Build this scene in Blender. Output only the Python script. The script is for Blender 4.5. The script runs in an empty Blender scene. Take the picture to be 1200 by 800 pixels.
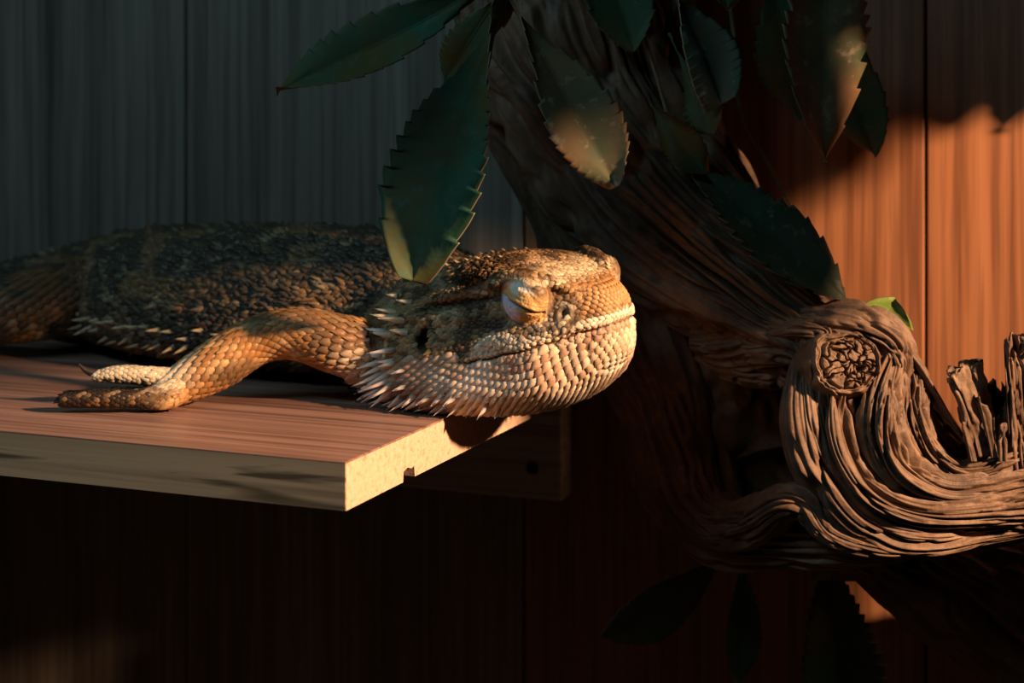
import bpy, bmesh, math, random
import numpy as np
from mathutils import Matrix, Vector
from mathutils.bvhtree import BVHTree

S = 0.01                      # everything below is laid out in centimetres
sc = bpy.context.scene
COL = sc.collection
random.seed(7)
R = math.radians

# ---------------------------------------------------------------- camera
FPX, CAMZ = 2000.0, 9.2       # focal length in pixels of the 1200 px frame; lens height above the shelf top
cam_d = bpy.data.cameras.new('camera')
cam = bpy.data.objects.new('camera', cam_d)
COL.objects.link(cam)
cam_d.sensor_width = 36.0
cam_d.lens = 36.0 * FPX / 1200.0
cam_d.shift_y = -300.0 / 1200.0
cam_d.clip_start = 0.01
cam.location = (0, 0, CAMZ * S)
cam.rotation_euler = (R(90), 0, 0)
cam_d.dof.use_dof = True
cam_d.dof.focus_distance = 46.3 * S
cam_d.dof.aperture_fstop = 15.0
sc.camera = cam

# ---------------------------------------------------------------- world, lamps, exposure
sc.view_settings.view_transform = 'Standard'
sc.view_settings.look = 'None'
sc.view_settings.gamma = 1.0
sc.view_settings.use_curve_mapping = False
sc.view_settings.exposure = 0.0
world = bpy.data.worlds.new('world')
sc.world = world
world.use_nodes = True
world.node_tree.nodes['Background'].inputs[0].default_value = (0.25, 0.6, 0.8, 1)
world.node_tree.nodes['Background'].inputs[1].default_value = 0.004

# warm basking spot, right of the frame and a little in front
ld = bpy.data.lights.new('basking_lamp_light', 'SPOT')
ld.energy = 46.0
ld.color = (1.0, 0.63, 0.36)
ld.spot_size = R(56)
ld.spot_blend = 0.6
ld.shadow_soft_size = 1.3 * S
lamp = bpy.data.objects.new('basking_lamp_light', ld)
COL.objects.link(lamp)
LAMP = Vector((43.0, 19.0, 25.0)) * S
lamp.location = LAMP
lamp.rotation_euler = (Vector((5.0, 49.0, 0.0)) * S - LAMP).to_track_quat('-Z', 'Y').to_euler()

# cool strip light high up at the front of the enclosure
ad = bpy.data.lights.new('cool_tube_light', 'AREA')
ad.shape = 'RECTANGLE'
ad.size, ad.size_y = 40 * S, 6 * S
ad.energy = 0.64
ad.color = (0.42, 0.78, 0.93)
tube = bpy.data.objects.new('cool_tube_light', ad)
COL.objects.link(tube)
tube.location = Vector((-30, 26, 34)) * S
tube.rotation_euler = (Vector((-4, 58, 5)) * S - tube.location).to_track_quat('-Z', 'Y').to_euler()


# ---------------------------------------------------------------- helpers
def px(x, y, d):
    """a point of the place, given the pixel it is seen at and its distance in cm"""
    return np.array([(x - 600.0) / FPX * d, d, CAMZ - (y - 100.0) / FPX * d])


def hash3(i, j, k, seed):
    h = (i * 374761393 + j * 668265263 + k * 2147483647 + seed * 1274126177) & 0xFFFFFFFF
    h = ((h ^ (h >> 13)) * 1274126177) & 0xFFFFFFFF
    h = ((h ^ (h >> 16)) * 2246822519) & 0xFFFFFFFF
    return ((h ^ (h >> 15)) & 0xFFFFFF) / float(0xFFFFFF)


def noise(p, seed=0):
    """smooth value noise in 0..1 at points p (n,3)"""
    p = np.asarray(p, float)
    f = np.floor(p)
    t = p - f
    t = t * t * t * (t * (t * 6 - 15) + 10)
    i = f.astype(np.int64)
    r = 0
    for a in (0, 1):
        for b in (0, 1):
            for c in (0, 1):
                w = (t[:, 0] if a else 1 - t[:, 0]) * (t[:, 1] if b else 1 - t[:, 1]) * (t[:, 2] if c else 1 - t[:, 2])
                r = r + w * hash3(i[:, 0] + a, i[:, 1] + b, i[:, 2] + c, seed)
    return r


def fbm(p, seed=0, n=3):
    p = np.asarray(p, float)
    r, a, tot = 0, 1.0, 0
    for k in range(n):
        r = r + a * noise(p * 2.0 ** k, seed + 17 * k)
        tot += a
        a *= 0.5
    return r / tot


def sstep(a, b, x):
    t = np.clip((x - a) / (b - a), 0, 1)
    return t * t * (3 - 2 * t)


def gauss(d, w):
    return np.exp(-(d / w) ** 2)


def mixc(a, b, t):
    return a + (np.asarray(b) - a) * np.asarray(t)[..., None]


def crom(P, n):
    """Catmull-Rom through rows of P, n samples, open curve (chord-uniform)"""
    P = np.asarray(P, float)
    m = len(P)
    Q = np.vstack([2 * P[0] - P[1], P, 2 * P[-1] - P[-2]])
    t = np.linspace(0, m - 1 - 1e-9, n)
    k = t.astype(int)
    u = (t - k)[:, None]
    a, b, c, d = Q[k], Q[k + 1], Q[k + 2], Q[k + 3]
    return 0.5 * (2 * b + (c - a) * u + (2 * a - 5 * b + 4 * c - d) * u ** 2 + (3 * b - a - 3 * c + d) * u ** 3)


def crom_closed(P, n):
    P = np.asarray(P, float)
    m = len(P)
    t = np.linspace(0, m, n, endpoint=False)
    k = t.astype(int)
    u = (t - k)[:, None]
    a, b, c, d = P[(k - 1) % m], P[k % m], P[(k + 1) % m], P[(k + 2) % m]
    return 0.5 * (2 * b + (c - a) * u + (2 * a - 5 * b + 4 * c - d) * u ** 2 + (3 * b - a - 3 * c + d) * u ** 3)


def unit(v):
    v = np.asarray(v, float)
    return v / np.maximum(np.linalg.norm(v, axis=-1, keepdims=True), 1e-9)


def grid_faces(n, m, closed_v=True):
    i = np.arange(n - 1)[:, None]
    j = np.arange(m if closed_v else m - 1)[None, :]
    j2 = (j + 1) % m
    f = np.stack([i * m + j, i * m + j2, (i + 1) * m + j2, (i + 1) * m + j], -1)
    return f.reshape(-1, 4)


def mesh_from(name, V, F, mat=None, smooth=True, col=None, scale=S):
    me = bpy.data.meshes.new(name)
    V = np.ascontiguousarray(np.asarray(V, float) * scale)
    if isinstance(F, np.ndarray):
        nf, k = F.shape
        me.vertices.add(len(V))
        me.vertices.foreach_set('co', V.ravel())
        me.loops.add(nf * k)
        me.loops.foreach_set('vertex_index', F.ravel().astype(np.int32))
        me.polygons.add(nf)
        me.polygons.foreach_set('loop_start', (np.arange(nf) * k).astype(np.int32))
        me.update(calc_edges=True)
        me.validate()
    else:
        me.from_pydata([tuple(v) for v in V], [], F)
        me.update()
    if smooth:
        me.polygons.foreach_set('use_smooth', np.ones(len(me.polygons), bool))
    if col is not None:
        a = me.color_attributes.new('pigment', 'FLOAT_COLOR', 'POINT')
        c = np.ones((len(V), 4))
        c[:, :3] = np.clip(col, 0, 1)
        a.data.foreach_set('color', c.ravel())
    if mat:
        me.materials.append(mat)
    return me


def add(name, me, parent=None, kind=None, label=None, cat=None, group=None):
    o = bpy.data.objects.new(name, me)
    COL.objects.link(o)
    if parent is not None:
        o.parent = parent
        o.matrix_parent_inverse = parent.matrix_basis.inverted()
    for k, v in (('kind', kind), ('label', label), ('category', cat), ('group', group)):
        if v:
            o[k] = v
    return o


def thing(name, loc, label, cat, group=None):
    o = bpy.data.objects.new(name, None)
    COL.objects.link(o)
    o.empty_display_size = 0.01
    o.location = Vector([float(c) for c in loc]) * S
    o['label'], o['category'] = label, cat
    if group:
        o['group'] = group
    return o


def box(bm, x0, x1, y0, y1, z0, z1):
    vs = [bm.verts.new((x, y, z)) for x in (x0, x1) for y in (y0, y1) for z in (z0, z1)]
    for f in ((0, 1, 3, 2), (4, 6, 7, 5), (0, 4, 5, 1), (2, 3, 7, 6), (0, 2, 6, 4), (1, 5, 7, 3)):
        bm.faces.new([vs[i] for i in f])


def bm_mesh(name, bm, mat, smooth=False, bevel=0.0):
    if bevel:
        bmesh.ops.bevel(bm, geom=list(bm.edges), offset=bevel, segments=2, affect='EDGES', profile=0.5)
    bmesh.ops.recalc_face_normals(bm, faces=bm.faces)
    bmesh.ops.scale(bm, vec=(S, S, S), verts=bm.verts)
    me = bpy.data.meshes.new(name)
    bm.to_mesh(me)
    bm.free()
    if smooth:
        me.polygons.foreach_set('use_smooth', np.ones(len(me.polygons), bool))
    me.materials.append(mat)
    return me


# ---- node materials
class NT:
    def __init__(self, name):
        self.m = bpy.data.materials.new(name)
        self.m.use_nodes = True
        self.t = self.m.node_tree
        self.b = self.t.nodes['Principled BSDF']

    def n(self, kind, **kw):
        nd = self.t.nodes.new(kind)
        for k, v in kw.items():
            if k in nd.inputs.keys():
                nd.inputs[k].default_value = v
            else:
                setattr(nd, k, v)
        return nd

    def l(self, a, b):
        self.t.links.new(a, b)

    def ramp(self, src, stops):
        r = self.n('ShaderNodeValToRGB')
        while len(r.color_ramp.elements) < len(stops):
            r.color_ramp.elements.new(0.5)
        for e, (p, c) in zip(r.color_ramp.elements, stops):
            e.position = p
            e.color = (*c, 1) if len(c) == 3 else c
        self.l(src, r.inputs[0])
        return r.outputs[0]

    def mix(self, f, a, b, mode='MIX'):
        m = self.n('ShaderNodeMix', data_type='RGBA', blend_type=mode)
        for s, v in ((0, f), (6, a), (7, b)):
            if hasattr(v, 'is_linked'):
                self.l(v, m.inputs[s])
            else:
                m.inputs[s].default_value = v if s == 0 else (*v, 1)
        return m.outputs[2]

    def coords(self, scale=(1, 1, 1), rot=(0, 0, 0), which='Object', loc=(0, 0, 0)):
        c = self.n('ShaderNodeTexCoord')
        mp = self.n('ShaderNodeMapping')
        mp.inputs['Scale'].default_value = scale
        mp.inputs['Rotation'].default_value = rot
        mp.inputs['Location'].default_value = loc
        self.l(c.outputs[which], mp.inputs[0])
        return mp.outputs[0]

    def tex(self, vec, scale=5.0, detail=4.0, rough=0.55, dist=0.0):
        t = self.n('ShaderNodeTexNoise', Scale=scale, Detail=detail, Roughness=rough, Distortion=dist)
        self.l(vec, t.inputs['Vector'])
        return t.outputs['Fac']

    def bump(self, h, strength=0.4, dist=0.0004):
        b = self.n('ShaderNodeBump', Strength=strength, Distance=dist)
        self.l(h, b.inputs['Height'])
        self.l(b.outputs[0], self.b.inputs['Normal'])


def wood_mat(name, dark, mid, light, axis='z', rough=0.5, freq=1.0, streak=0.0, bump=0.25, spec=0.4):
    """stretched-noise timber with the grain along one object axis; coordinates are metres"""
    m = NT(name)
    k = {'x': 0, 'y': 1, 'z': 2}[axis]
    sc1 = [90.0 * freq] * 3
    sc1[k] = 3.0 * freq
    sc2 = [420.0 * freq] * 3
    sc2[k] = 9.0 * freq
    a = m.tex(m.coords(sc1), 1.0, 4.0, 0.6, 0.35)
    b = m.tex(m.coords(sc2), 1.0, 3.0, 0.6, 0.1)
    big = m.tex(m.coords([14.0 * (0.35 if i == k else 1) for i in range(3)]), 1.0, 2.0)
    c = m.ramp(a, [(0.28, dark), (0.48, mid), (0.72, light)])
    c2 = m.ramp(b, [(0.35, (0.45, 0.42, 0.40)), (0.55, (1, 1, 1))])
    c = m.mix(0.75, c, c2, 'MULTIPLY')
    c3 = m.ramp(big, [(0.3, (0.75, 0.72, 0.7)), (0.7, (1.1, 1.08, 1.05))])
    c = m.mix(0.8, c, c3, 'MULTIPLY')
    if streak:
        sc3 = [150.0] * 3
        sc3[k] = 12.0
        s = m.tex(m.coords(sc3, loc=(3, 5, 7)), 1.0, 3.0, 0.5, 0.6)
        sr = m.ramp(s, [(0.56, (0, 0, 0)), (0.62, (1, 1, 1))])
        mm = m.n('ShaderNodeMath', operation='MULTIPLY')
        m.l(sr, mm.inputs[0])
        mm.inputs[1].default_value = streak
        c = m.mix(mm.outputs[0], c, tuple(0.3 * x for x in dark))
    m.l(c, m.b.inputs['Base Color'])
    m.b.inputs['Roughness'].default_value = rough
    m.b.inputs['Specular IOR Level'].default_value = spec
    m.bump(b, bump, 0.0002)
    return m.m


M_WALL = wood_mat('vertical_wood_panel', (0.145, 0.052, 0.023), (0.245, 0.096, 0.042), (0.31, 0.132, 0.062), 'z', 0.5, 1.0)
M_WALL_COOL = wood_mat('cool_lit_wood_panel', (0.085, 0.062, 0.048), (0.165, 0.128, 0.104), (0.22, 0.175, 0.145), 'z', 0.5, 1.0)  # same wood on the left planks, the cool light's grey put into the colour
M_TOP = wood_mat('laminate_top', (0.16, 0.082, 0.062), (0.32, 0.175, 0.135), (0.43, 0.25, 0.20), 'x', 0.38, 1.0)
M_EDGE = wood_mat('oak_edge_band', (0.20, 0.135, 0.08), (0.36, 0.26, 0.165), (0.46, 0.34, 0.22), 'x', 0.6, 0.7, streak=0.9)
M_CLEAT = wood_mat('pale_batten', (0.30, 0.23, 0.17), (0.45, 0.36, 0.28), (0.55, 0.45, 0.35), 'x', 0.6, 0.8)


def chip_mat():
    m = NT('chipboard_core')
    v = m.coords((1, 1, 1))
    a = m.tex(v, 520.0, 4.0, 0.65)
    b = m.tex(v, 1600.0, 2.0, 0.6)
    c = m.ramp(a, [(0.30, (0.36, 0.18, 0.10)), (0.42, (0.60, 0.365, 0.245)), (0.7, (0.70, 0.445, 0.315))])
    d = m.ramp(b, [(0.30, (0.55, 0.42, 0.30)), (0.42, (1, 1, 1))])
    m.l(m.mix(0.7, c, d, 'MULTIPLY'), m.b.inputs['Base Color'])
    m.b.inputs['Roughness'].default_value = 0.85
    m.bump(a, 0.5, 0.0004)
    return m.m


M_CHIP = chip_mat()


def plain(name, c, rough=0.6, metal=0.0):
    m = NT(name)
    v = m.coords((1, 1, 1))
    n = m.tex(v, 400.0, 3.0)
    m.l(m.ramp(n, [(0.3, tuple(0.8 * x for x in c)), (0.7, tuple(min(1, 1.15 * x) for x in c))]), m.b.inputs['Base Color'])
    m.b.inputs['Roughness'].default_value = rough
    m.b.inputs['Metallic'].default_value = metal
    return m.m


# ================================================================ the enclosure
PSI = R(21.8)                                    # the shelf and the back wall run a little away to the left
CORNER = np.array([-4.07, 41.7, 0.0])            # front right corner of the shelf, top
ROOM = Matrix.Translation(Vector(CORNER) * S) @ Matrix.Rotation(-PSI, 4, 'Z')
WALL_V = 21.0
FLOOR_Z = -19.0


def local_box(name, dims, mat, bevel=0.0, **kw):
    bm = bmesh.new()
    box(bm, *dims)
    o = add(name, bm_mesh(name, bm, mat, bevel=bevel), **kw)
    if kw.get('parent') is None:
        o.matrix_world = ROOM
    return o


wall_back = local_box('wall_back', (-44, 68, WALL_V + 1.0, WALL_V + 1.6, FLOOR_Z - 0.8, 42), plain('panel_backing', (0.06, 0.03, 0.02)), kind='structure')
seams = [-44, -32.45, -18.0, -3.55, 10.9, 25.35, 39.8, 54.25, 68]
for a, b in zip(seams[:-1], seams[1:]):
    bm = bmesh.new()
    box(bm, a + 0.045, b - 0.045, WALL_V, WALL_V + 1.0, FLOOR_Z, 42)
    o = add('plank', bm_mesh('plank', bm, M_WALL_COOL if b < 0 else M_WALL, bevel=0.06), parent=wall_back)
    o.matrix_parent_inverse = Matrix()
M_SOIL = plain('dark_soil', (0.018, 0.012, 0.009), 0.95)
M_DARK = plain('black_board', (0.02, 0.018, 0.017), 0.7)
for nm, dims in (('wall_left', (-44.8, -44, -32, WALL_V + 1.6, FLOOR_Z, 42)),
                 ('wall_right', (68, 68.8, -32, WALL_V + 1.6, FLOOR_Z, 42)),
                 ('ceiling', (-44.8, 68.8, -32, WALL_V + 1.6, 42, 42.8)),
                 ('floor', (-44.8, 68.8, -32, WALL_V + 1.6, FLOOR_Z - 0.8, FLOOR_Z))):
    local_box(nm, dims, M_SOIL if nm == 'floor' else M_DARK, kind='structure')

# ---- the shelf board
shelf = bpy.data.objects.new('shelf_board', None)
COL.objects.link(shelf)
shelf.empty_display_size = 0.01
shelf.matrix_world = ROOM
shelf['label'] = 'wood-effect shelf board with raw chipboard end, carrying the lizard'
shelf['category'] = 'shelf'
T = 1.2
bm = bmesh.new()
prof = [(0.05, -0.05), (21.0, -0.05), (21.0, -T), (4.0, -T), (3.96, -T + 0.30), (3.80, -T + 0.26), (3.55, -T + 0.33), (3.30, -T + 0.27), (3.27, -T), (0.05, -T)]
va = [bm.verts.new((0.0, y, z)) for y, z in prof]
vb = [bm.verts.new((-1.2, y, z)) for y, z in prof]
bm.faces.new(va)
bm.faces.new(vb[::-1])
for i in range(len(prof)):
    j = (i + 1) % len(prof)
    bm.faces.new((va[i], vb[i], vb[j], va[j]))
box(bm, -44, -1.2, 0.05, 21.0, -T, -0.05)
o = add('chipboard_core', bm_mesh('chipboard_core', bm, M_CHIP), parent=shelf)
o['label'] = 'pale raw chipboard end with a small notch'
bm = bmesh.new()
box(bm, -44, 0.0, 0.0, 21.0, -0.05, 0.0)
o2 = add('laminate_top', bm_mesh('laminate_top', bm, M_TOP, bevel=0.012), parent=shelf)
bm = bmesh.new()
box(bm, -44, -0.005, 0.0, 0.05, -T, -0.05)
o3 = add('edge_band', bm_mesh('edge_band', bm, M_EDGE), parent=shelf)
for q in (o, o2, o3):
    q.matrix_parent_inverse = Matrix()

cleat = bpy.data.objects.new('shelf_batten', None)
COL.objects.link(cleat)
cleat.empty_display_size = 0.01
cleat.matrix_world = ROOM
cleat['label'] = 'pale wooden batten screwed to the back wall beneath the shelf'
cleat['category'] = 'batten'
bm = bmesh.new()
box(bm, -14.0, -1.66, 19.8, 21.0, -5.6, -T)
o = add('batten_block', bm_mesh('batten_block', bm, M_CLEAT, bevel=0.05), parent=cleat)
o.matrix_parent_inverse = Matrix()
bm = bmesh.new()
bmesh.ops.create_cone(bm, cap_ends=True, segments=20, radius1=0.24, radius2=0.2, depth=0.12,
                      matrix=Matrix.Translation((-2.75, 19.76, -4.5)) @ Matrix.Rotation(R(90), 4, 'X'))
o = add('screw_head', bm_mesh('screw_head', bm, plain('dark_screw', (0.03, 0.025, 0.02), 0.4, 0.7)), parent=cleat)
o.matrix_parent_inverse = Matrix()

# ================================================================ the bearded lizard
DRAGON_BASE = np.array([-8.0, 55.0, 0.0])
dragon = thing('bearded_dragon', DRAGON_BASE, 'sleeping bearded dragon with spiny beard, head resting over the shelf end', 'lizard')

# ---- head, in head space: x towards the snout, y to its left, z up
HO = np.array([-1.22, 50.4, 0.35])
hy, hp, hr = R(44), R(7), R(8)
hf = np.array([math.cos(hy) * math.cos(hp), -math.sin(hy) * math.cos(hp), math.sin(hp)])
hl = np.array([math.sin(hy), math.cos(hy), 0.0])
hu = np.cross(hf, hl)
HR = np.stack([hf, hl * math.cos(hr) + hu * math.sin(hr), -hl * math.sin(hr) + hu * math.cos(hr)], 1)


def h2w(p):
    return np.asarray(p) @ HR.T + HO


def w2h(p):
    return (np.asarray(p) - HO) @ HR


# stations: x, bottom z, (jaw y,z), (lip y,z), (cheek y,z), (brow y,z), top z
ST = np.array([
    [6.42, 1.34, 0.18, 1.42, 0.26, 1.80, 0.24, 2.10, 0.16, 2.30, 2.36],
    [6.26, 0.94, 0.44, 1.14, 0.58, 1.77, 0.54, 2.28, 0.36, 2.58, 2.66],
    [5.88, 0.58, 0.80, 0.90, 0.92, 1.72, 0.86, 2.34, 0.60, 2.78, 2.88],
    [5.25, 0.14, 1.28, 0.58, 1.38, 1.61, 1.20, 2.30, 0.92, 2.98, 3.10],
    [4.60, -0.16, 1.84, 0.36, 1.94, 1.50, 1.58, 2.20, 1.25, 3.22, 3.40],
    [3.60, -0.40, 2.26, 0.26, 2.22, 1.38, 1.88, 2.20, 1.58, 3.36, 3.74],
    [2.60, -0.50, 2.58, 0.28, 2.46, 1.27, 2.25, 2.05, 1.72, 3.30, 3.86],
    [1.40, -0.50, 2.86, 0.38, 2.72, 1.35, 2.50, 2.10, 1.74, 3.18, 3.82],
    [0.20, -0.40, 3.00, 0.58, 2.86, 1.45, 2.52, 2.25, 1.66, 3.05, 3.66],
    [-0.90, -0.30, 2.72, 0.70, 2.62, 1.55, 2.30, 2.25, 1.55, 2.95, 3.50],
    [-2.10, -0.20, 2.25, 0.70, 2.25, 1.50, 2.05, 2.15, 1.45, 2.80, 3.40],
    [-3.20, -0.10, 2.00, 0.70, 2.10, 1.45, 1.90, 2.05, 1.35, 2.70, 3.35]])


def head_param(nx, na):
    A = crom(ST[::-1], nx)
    out = []
    for r in A:
        x, zb, jy, jz, ly, lz, cy, cz, by, bz, zt = r
        half = [(jy * 0.55, zb + (jz - zb) * 0.22), (jy, jz), (ly, lz), (cy, cz), (by, bz), (by * 0.5, zt - (zt - bz) * 0.2)]
        loop = [(0, zb)] + half + [(0, zt)] + [(-y, z) for y, z in half[::-1]]
        q = crom_closed(loop, na)
        out.append(np.c_[np.full(na, x), q])
    return np.array(out)


def loft(G):
    """closed skin over a stack of loops"""
    n, m = G.shape[:2]
    V = np.vstack([G.reshape(-1, 3), G[0].mean(0), G[-1].mean(0)])
    F = [tuple(f) for f in grid_faces(n, m)]
    a, b = n * m, n * m + 1
    F += [(a, (j + 1) % m, j) for j in range(m)]
    F += [(b, (n - 1) * m + j, (n - 1) * m + (j + 1) % m) for j in range(m)]
    return V, F


def ellipsoid(c, r, rot=None, n=20, m=28):
    th = np.linspace(0.04, math.pi - 0.04, n)
    ph = np.linspace(0, 2 * math.pi, m, endpoint=False)
    G = np.stack([np.cos(th)[:, None] + 0 * ph, np.sin(th)[:, None] * np.cos(ph), np.sin(th)[:, None] * np.sin(ph)], -1) * np.array(r)
    if rot is not None:
        G = G @ np.array(rot).T
    return G + np.array(c)


def tube_grid(P, ra, rb=None, n=40, m=24, up=(0, 0, 1)):
    """loops round a smooth path; ra sideways radius, rb radius along 'up'"""
    rb = ra if rb is None else rb
    Q = crom(np.c_[np.asarray(P, float), np.asarray(ra, float), np.asarray(rb, float)], n)
    C, A, B = Q[:, :3], Q[:, 3], Q[:, 4]
    Tn = unit(np.gradient(C, axis=0))
    up = np.asarray(up, float)
    L = unit(np.cross(np.broadcast_to(up, Tn.shape), Tn))
    U = np.cross(Tn, L)
    ph = np.linspace(0, 2 * math.pi, m, endpoint=False)
    G = C[:, None] + L[:, None] * (A[:, None] * np.cos(ph))[..., None] + U[:, None] * (B[:, None] * np.sin(ph))[..., None]
    return G


def capped(P, ra, rb=None, n=40, m=24, up=(0, 0, 1)):
    """tube with rounded ends"""
    G = tube_grid(P, ra, rb, n, m, up)
    out = []
    c0, c1 = G[0].mean(0), G[-1].mean(0)
    d0, d1 = unit(G[0].mean(0) - G[1].mean(0)), unit(G[-1].mean(0) - G[-2].mean(0))
    r0 = np.linalg.norm(G[0] - c0, axis=1).mean()
    r1 = np.linalg.norm(G[-1] - c1, axis=1).mean()
    for a in (80, 60, 40, 20):
        out.append(c0 + (G[0] - c0) * math.cos(R(a)) + d0 * r0 * math.sin(R(a)) * 0.8)
    out += list(G)
    for a in (20, 40, 60, 80):
        out.append(c1 + (G[-1] - c1) * math.cos(R(a)) + d1 * r1 * math.sin(R(a)) * 0.8)
    return np.array(out)


# ---- torso and tail, in place
SP = np.array([  # x, y, half width, top z, widest z, bottom z
    [-1.2, 50.6, 1.9, 3.9, 1.9, 0.25],
    [-2.2, 51.9, 2.1, 4.25, 1.9, 0.15],
    [-3.6, 53.3, 2.6, 4.50, 1.7, 0.08],
    [-5.6, 54.8, 3.3, 4.62, 1.5, 0.05],
    [-8.0, 56.6, 3.9, 4.55, 1.35, 0.05],
    [-10.4, 58.5, 3.9, 4.32, 1.3, 0.05],
    [-12.6, 60.2, 3.3, 4.15, 1.4, 0.06],
    [-14.6, 61.6, 2.3, 3.70, 1.5, 0.10],
    [-17.0, 62.9, 1.6, 3.0, 1.35, 0.10],
    [-20.5, 64.0, 1.2, 2.3, 1.1, 0.06],
    [-25.0, 64.8, 0.9, 1.7, 0.85, 0.05],
    [-30.0, 65.6, 0.6, 1.1, 0.6, 0.05],
    [-35.0, 66.5, 0.25, 0.5, 0.3, 0.05]])


def torso_param(n, m):
    A = crom(SP, n)
    C = A[:, :2]
    Tn = unit(np.gradient(C, axis=0))
    N = np.c_[-Tn[:, 1], Tn[:, 0]]             # sideways (towards the lens)
    ph = np.linspace(0, 2 * math.pi, m, endpoint=False)
    cs, sn = np.cos(ph), np.sin(ph)
    cy = np.sign(cs) * np.abs(cs) ** 0.85
    G = np.zeros((n, m, 3))
    w, zt, zc, zb = A[:, 2:3], A[:, 3:4], A[:, 4:5], A[:, 5:6]
    G[..., 0] = C[:, :1] + N[:, :1] * w * cy
    G[..., 1] = C[:, 1:2] + N[:, 1:2] * w * cy
    up = np.where(sn > 0, sn ** 0.95, 0)
    dn = np.where(sn < 0, np.abs(sn) ** 0.8, 0)
    G[..., 2] = zc + (zt - zc) * up - (zc - zb) * dn
    return G


# ---- limbs: path, radii
def P3(*r):
    return np.array([px(*a) for a in r])


ARM = P3((452, 425, 50.3), (425, 412, 49.7), (392, 402, 49.4), (345, 391, 49.6), (300, 400, 49.6), (255, 427, 49.2), (215, 449, 48.9), (192, 456, 48.8))
ARM_R = [0.95, 0.88, 0.82, 0.72, 0.66, 0.70, 0.56, 0.40]
FINGERS = [
    (P3((212, 446, 48.9), (175, 441, 48.8), (140, 438, 48.8), (112, 441, 48.8)), [0.36, 0.27, 0.25, 0.16]),
    (P3((205, 460, 48.4), (160, 467, 48.0), (112, 467, 47.9), (74, 469, 47.9)), [0.34, 0.26, 0.25, 0.20]),
    (P3((200, 461, 48.8), (155, 467, 49.1), (112, 465, 49.4), (78, 464, 49.6)), [0.30, 0.22, 0.20, 0.16]),
    (P3((200, 461, 49.3), (165, 462, 49.9), (135, 459, 50.6)), [0.30, 0.22, 0.16]),
    (P3((208, 462, 48.4), (196, 470, 48.0), (172, 473, 47.9)), [0.30, 0.22, 0.16])]
THIGH = np.array([[-13.9, 59.8, 2.0], [-15.2, 58.6, 1.9], [-16.6, 57.6, 1.7], [-17.6, 57.2, 1.45]])
SHIN = np.array([[-17.6, 57.2, 1.4], [-19.0, 58.4, 1.1], [-20.4, 59.8, 0.75], [-21.6, 60.6, 0.5]])
FARM = np.array([[-0.9, 54.2, 1.6], [0.0, 55.2, 1.3], [-0.9, 56.4, 1.0], [-2.6, 57.4, 0.6]])

parts = []
parts.append(loft(h2w(head_param(70, 96).reshape(-1, 3)).reshape(70, 96, 3)))
for s in (-1, 1):
    er = np.array([[0.90, 0, 0.43], [0, 1, 0], [-0.43, 0, 0.90]])
    parts.append(loft(h2w(ellipsoid((4.42, s * 1.52, 2.74), (0.78, 0.50, 0.60), er.T).reshape(-1, 3)).reshape(20, 28, 3)))
    for P, r in (([(5.5, s * 0.85, 2.86), (5.0, s * 1.12, 3.14), (4.4, s * 1.42, 3.36), (3.7, s * 1.62, 3.36), (3.2, s * 1.72, 3.2)], [0.12, 0.2, 0.26, 0.24, 0.14]),
                 ([(3.4, s * 1.60, 3.16), (2.2, s * 1.74, 3.02), (1.0, s * 1.84, 2.86), (-0.1, s * 1.86, 2.68)], [0.16, 0.24, 0.26, 0.16]),
                 ([(2.9, s * 1.98, 2.5), (2.0, s * 2.10, 2.42), (1.0, s * 2.18, 2.50), (0.1, s * 2.20, 2.6)], [0.12, 0.24, 0.26, 0.16]),
                 ([(6.0, s * 0.82, 1.97), (5.2, s * 1.36, 1.90), (4.0, s * 1.88, 1.78), (2.8, s * 2.22, 1.64)], [0.10, 0.2, 0.26, 0.16])):
        P = np.array(P, float)
        parts.append(loft(h2w(capped(P, r, None, 16, 12).reshape(-1, 3)).reshape(24, 12, 3)))
parts.append(loft(torso_param(90, 72)))
parts.append(loft(capped(ARM, ARM_R, None, 50, 28)))
for P, r in FINGERS:
    parts.append(loft(capped(P, r, None, 20, 14)))
parts.append(loft(capped(THIGH, [1.25, 1.3, 1.15, 0.95], None, 30, 24)))
parts.append(loft(capped(SHIN, [0.9, 0.75, 0.5, 0.4], None, 30, 20)))
parts.append(loft(capped(FARM, [0.9, 0.7, 0.6, 0.4], None, 30, 20)))
for k in range(4):
    e = np.array([-21.6, 60.6, 0.4])
    a = R(120 + 22 * k)
    parts.append(loft(capped([e, e + np.array([math.cos(a), math.sin(a), -0.05]) * 1.2, e + np.array([math.cos(a), math.sin(a), -0.15]) * 2.2], [0.28, 0.24, 0.14], None, 12, 10)))
V, F, k = [], [], 0
for v, f in parts:
    V.append(v)
    F += [tuple(i + k for i in q) for q in f]
    k += len(v)
V = np.vstack(V)

tmp_me = mesh_from('tmp', V, F, scale=1.0)
bmt = bmesh.new()
bmt.from_mesh(tmp_me)
bmesh.ops.recalc_face_normals(bmt, faces=bmt.faces)
bmt.to_mesh(tmp_me)
bmt.free()
tmp = bpy.data.objects.new('tmp', tmp_me)
COL.objects.link(tmp)
md = tmp.modifiers.new('r', 'REMESH')
md.mode = 'VOXEL'
md.voxel_size = 0.045
md.adaptivity = 0.0
dg = bpy.context.evaluated_depsgraph_get()
ev = tmp.evaluated_get(dg)
em = ev.to_mesh()
nv = len(em.vertices)
V = np.zeros(nv * 3)
em.vertices.foreach_get('co', V)
V = V.reshape(-1, 3)
nl = len(em.loops)
li = np.zeros(nl, np.int32)
em.loops.foreach_get('vertex_index', li)
F = li.reshape(-1, 4)
ne = len(em.edges)
E_ = np.zeros(ne * 2, np.int32)
em.edges.foreach_get('vertices', E_)
E_ = E_.reshape(-1, 2)
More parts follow.
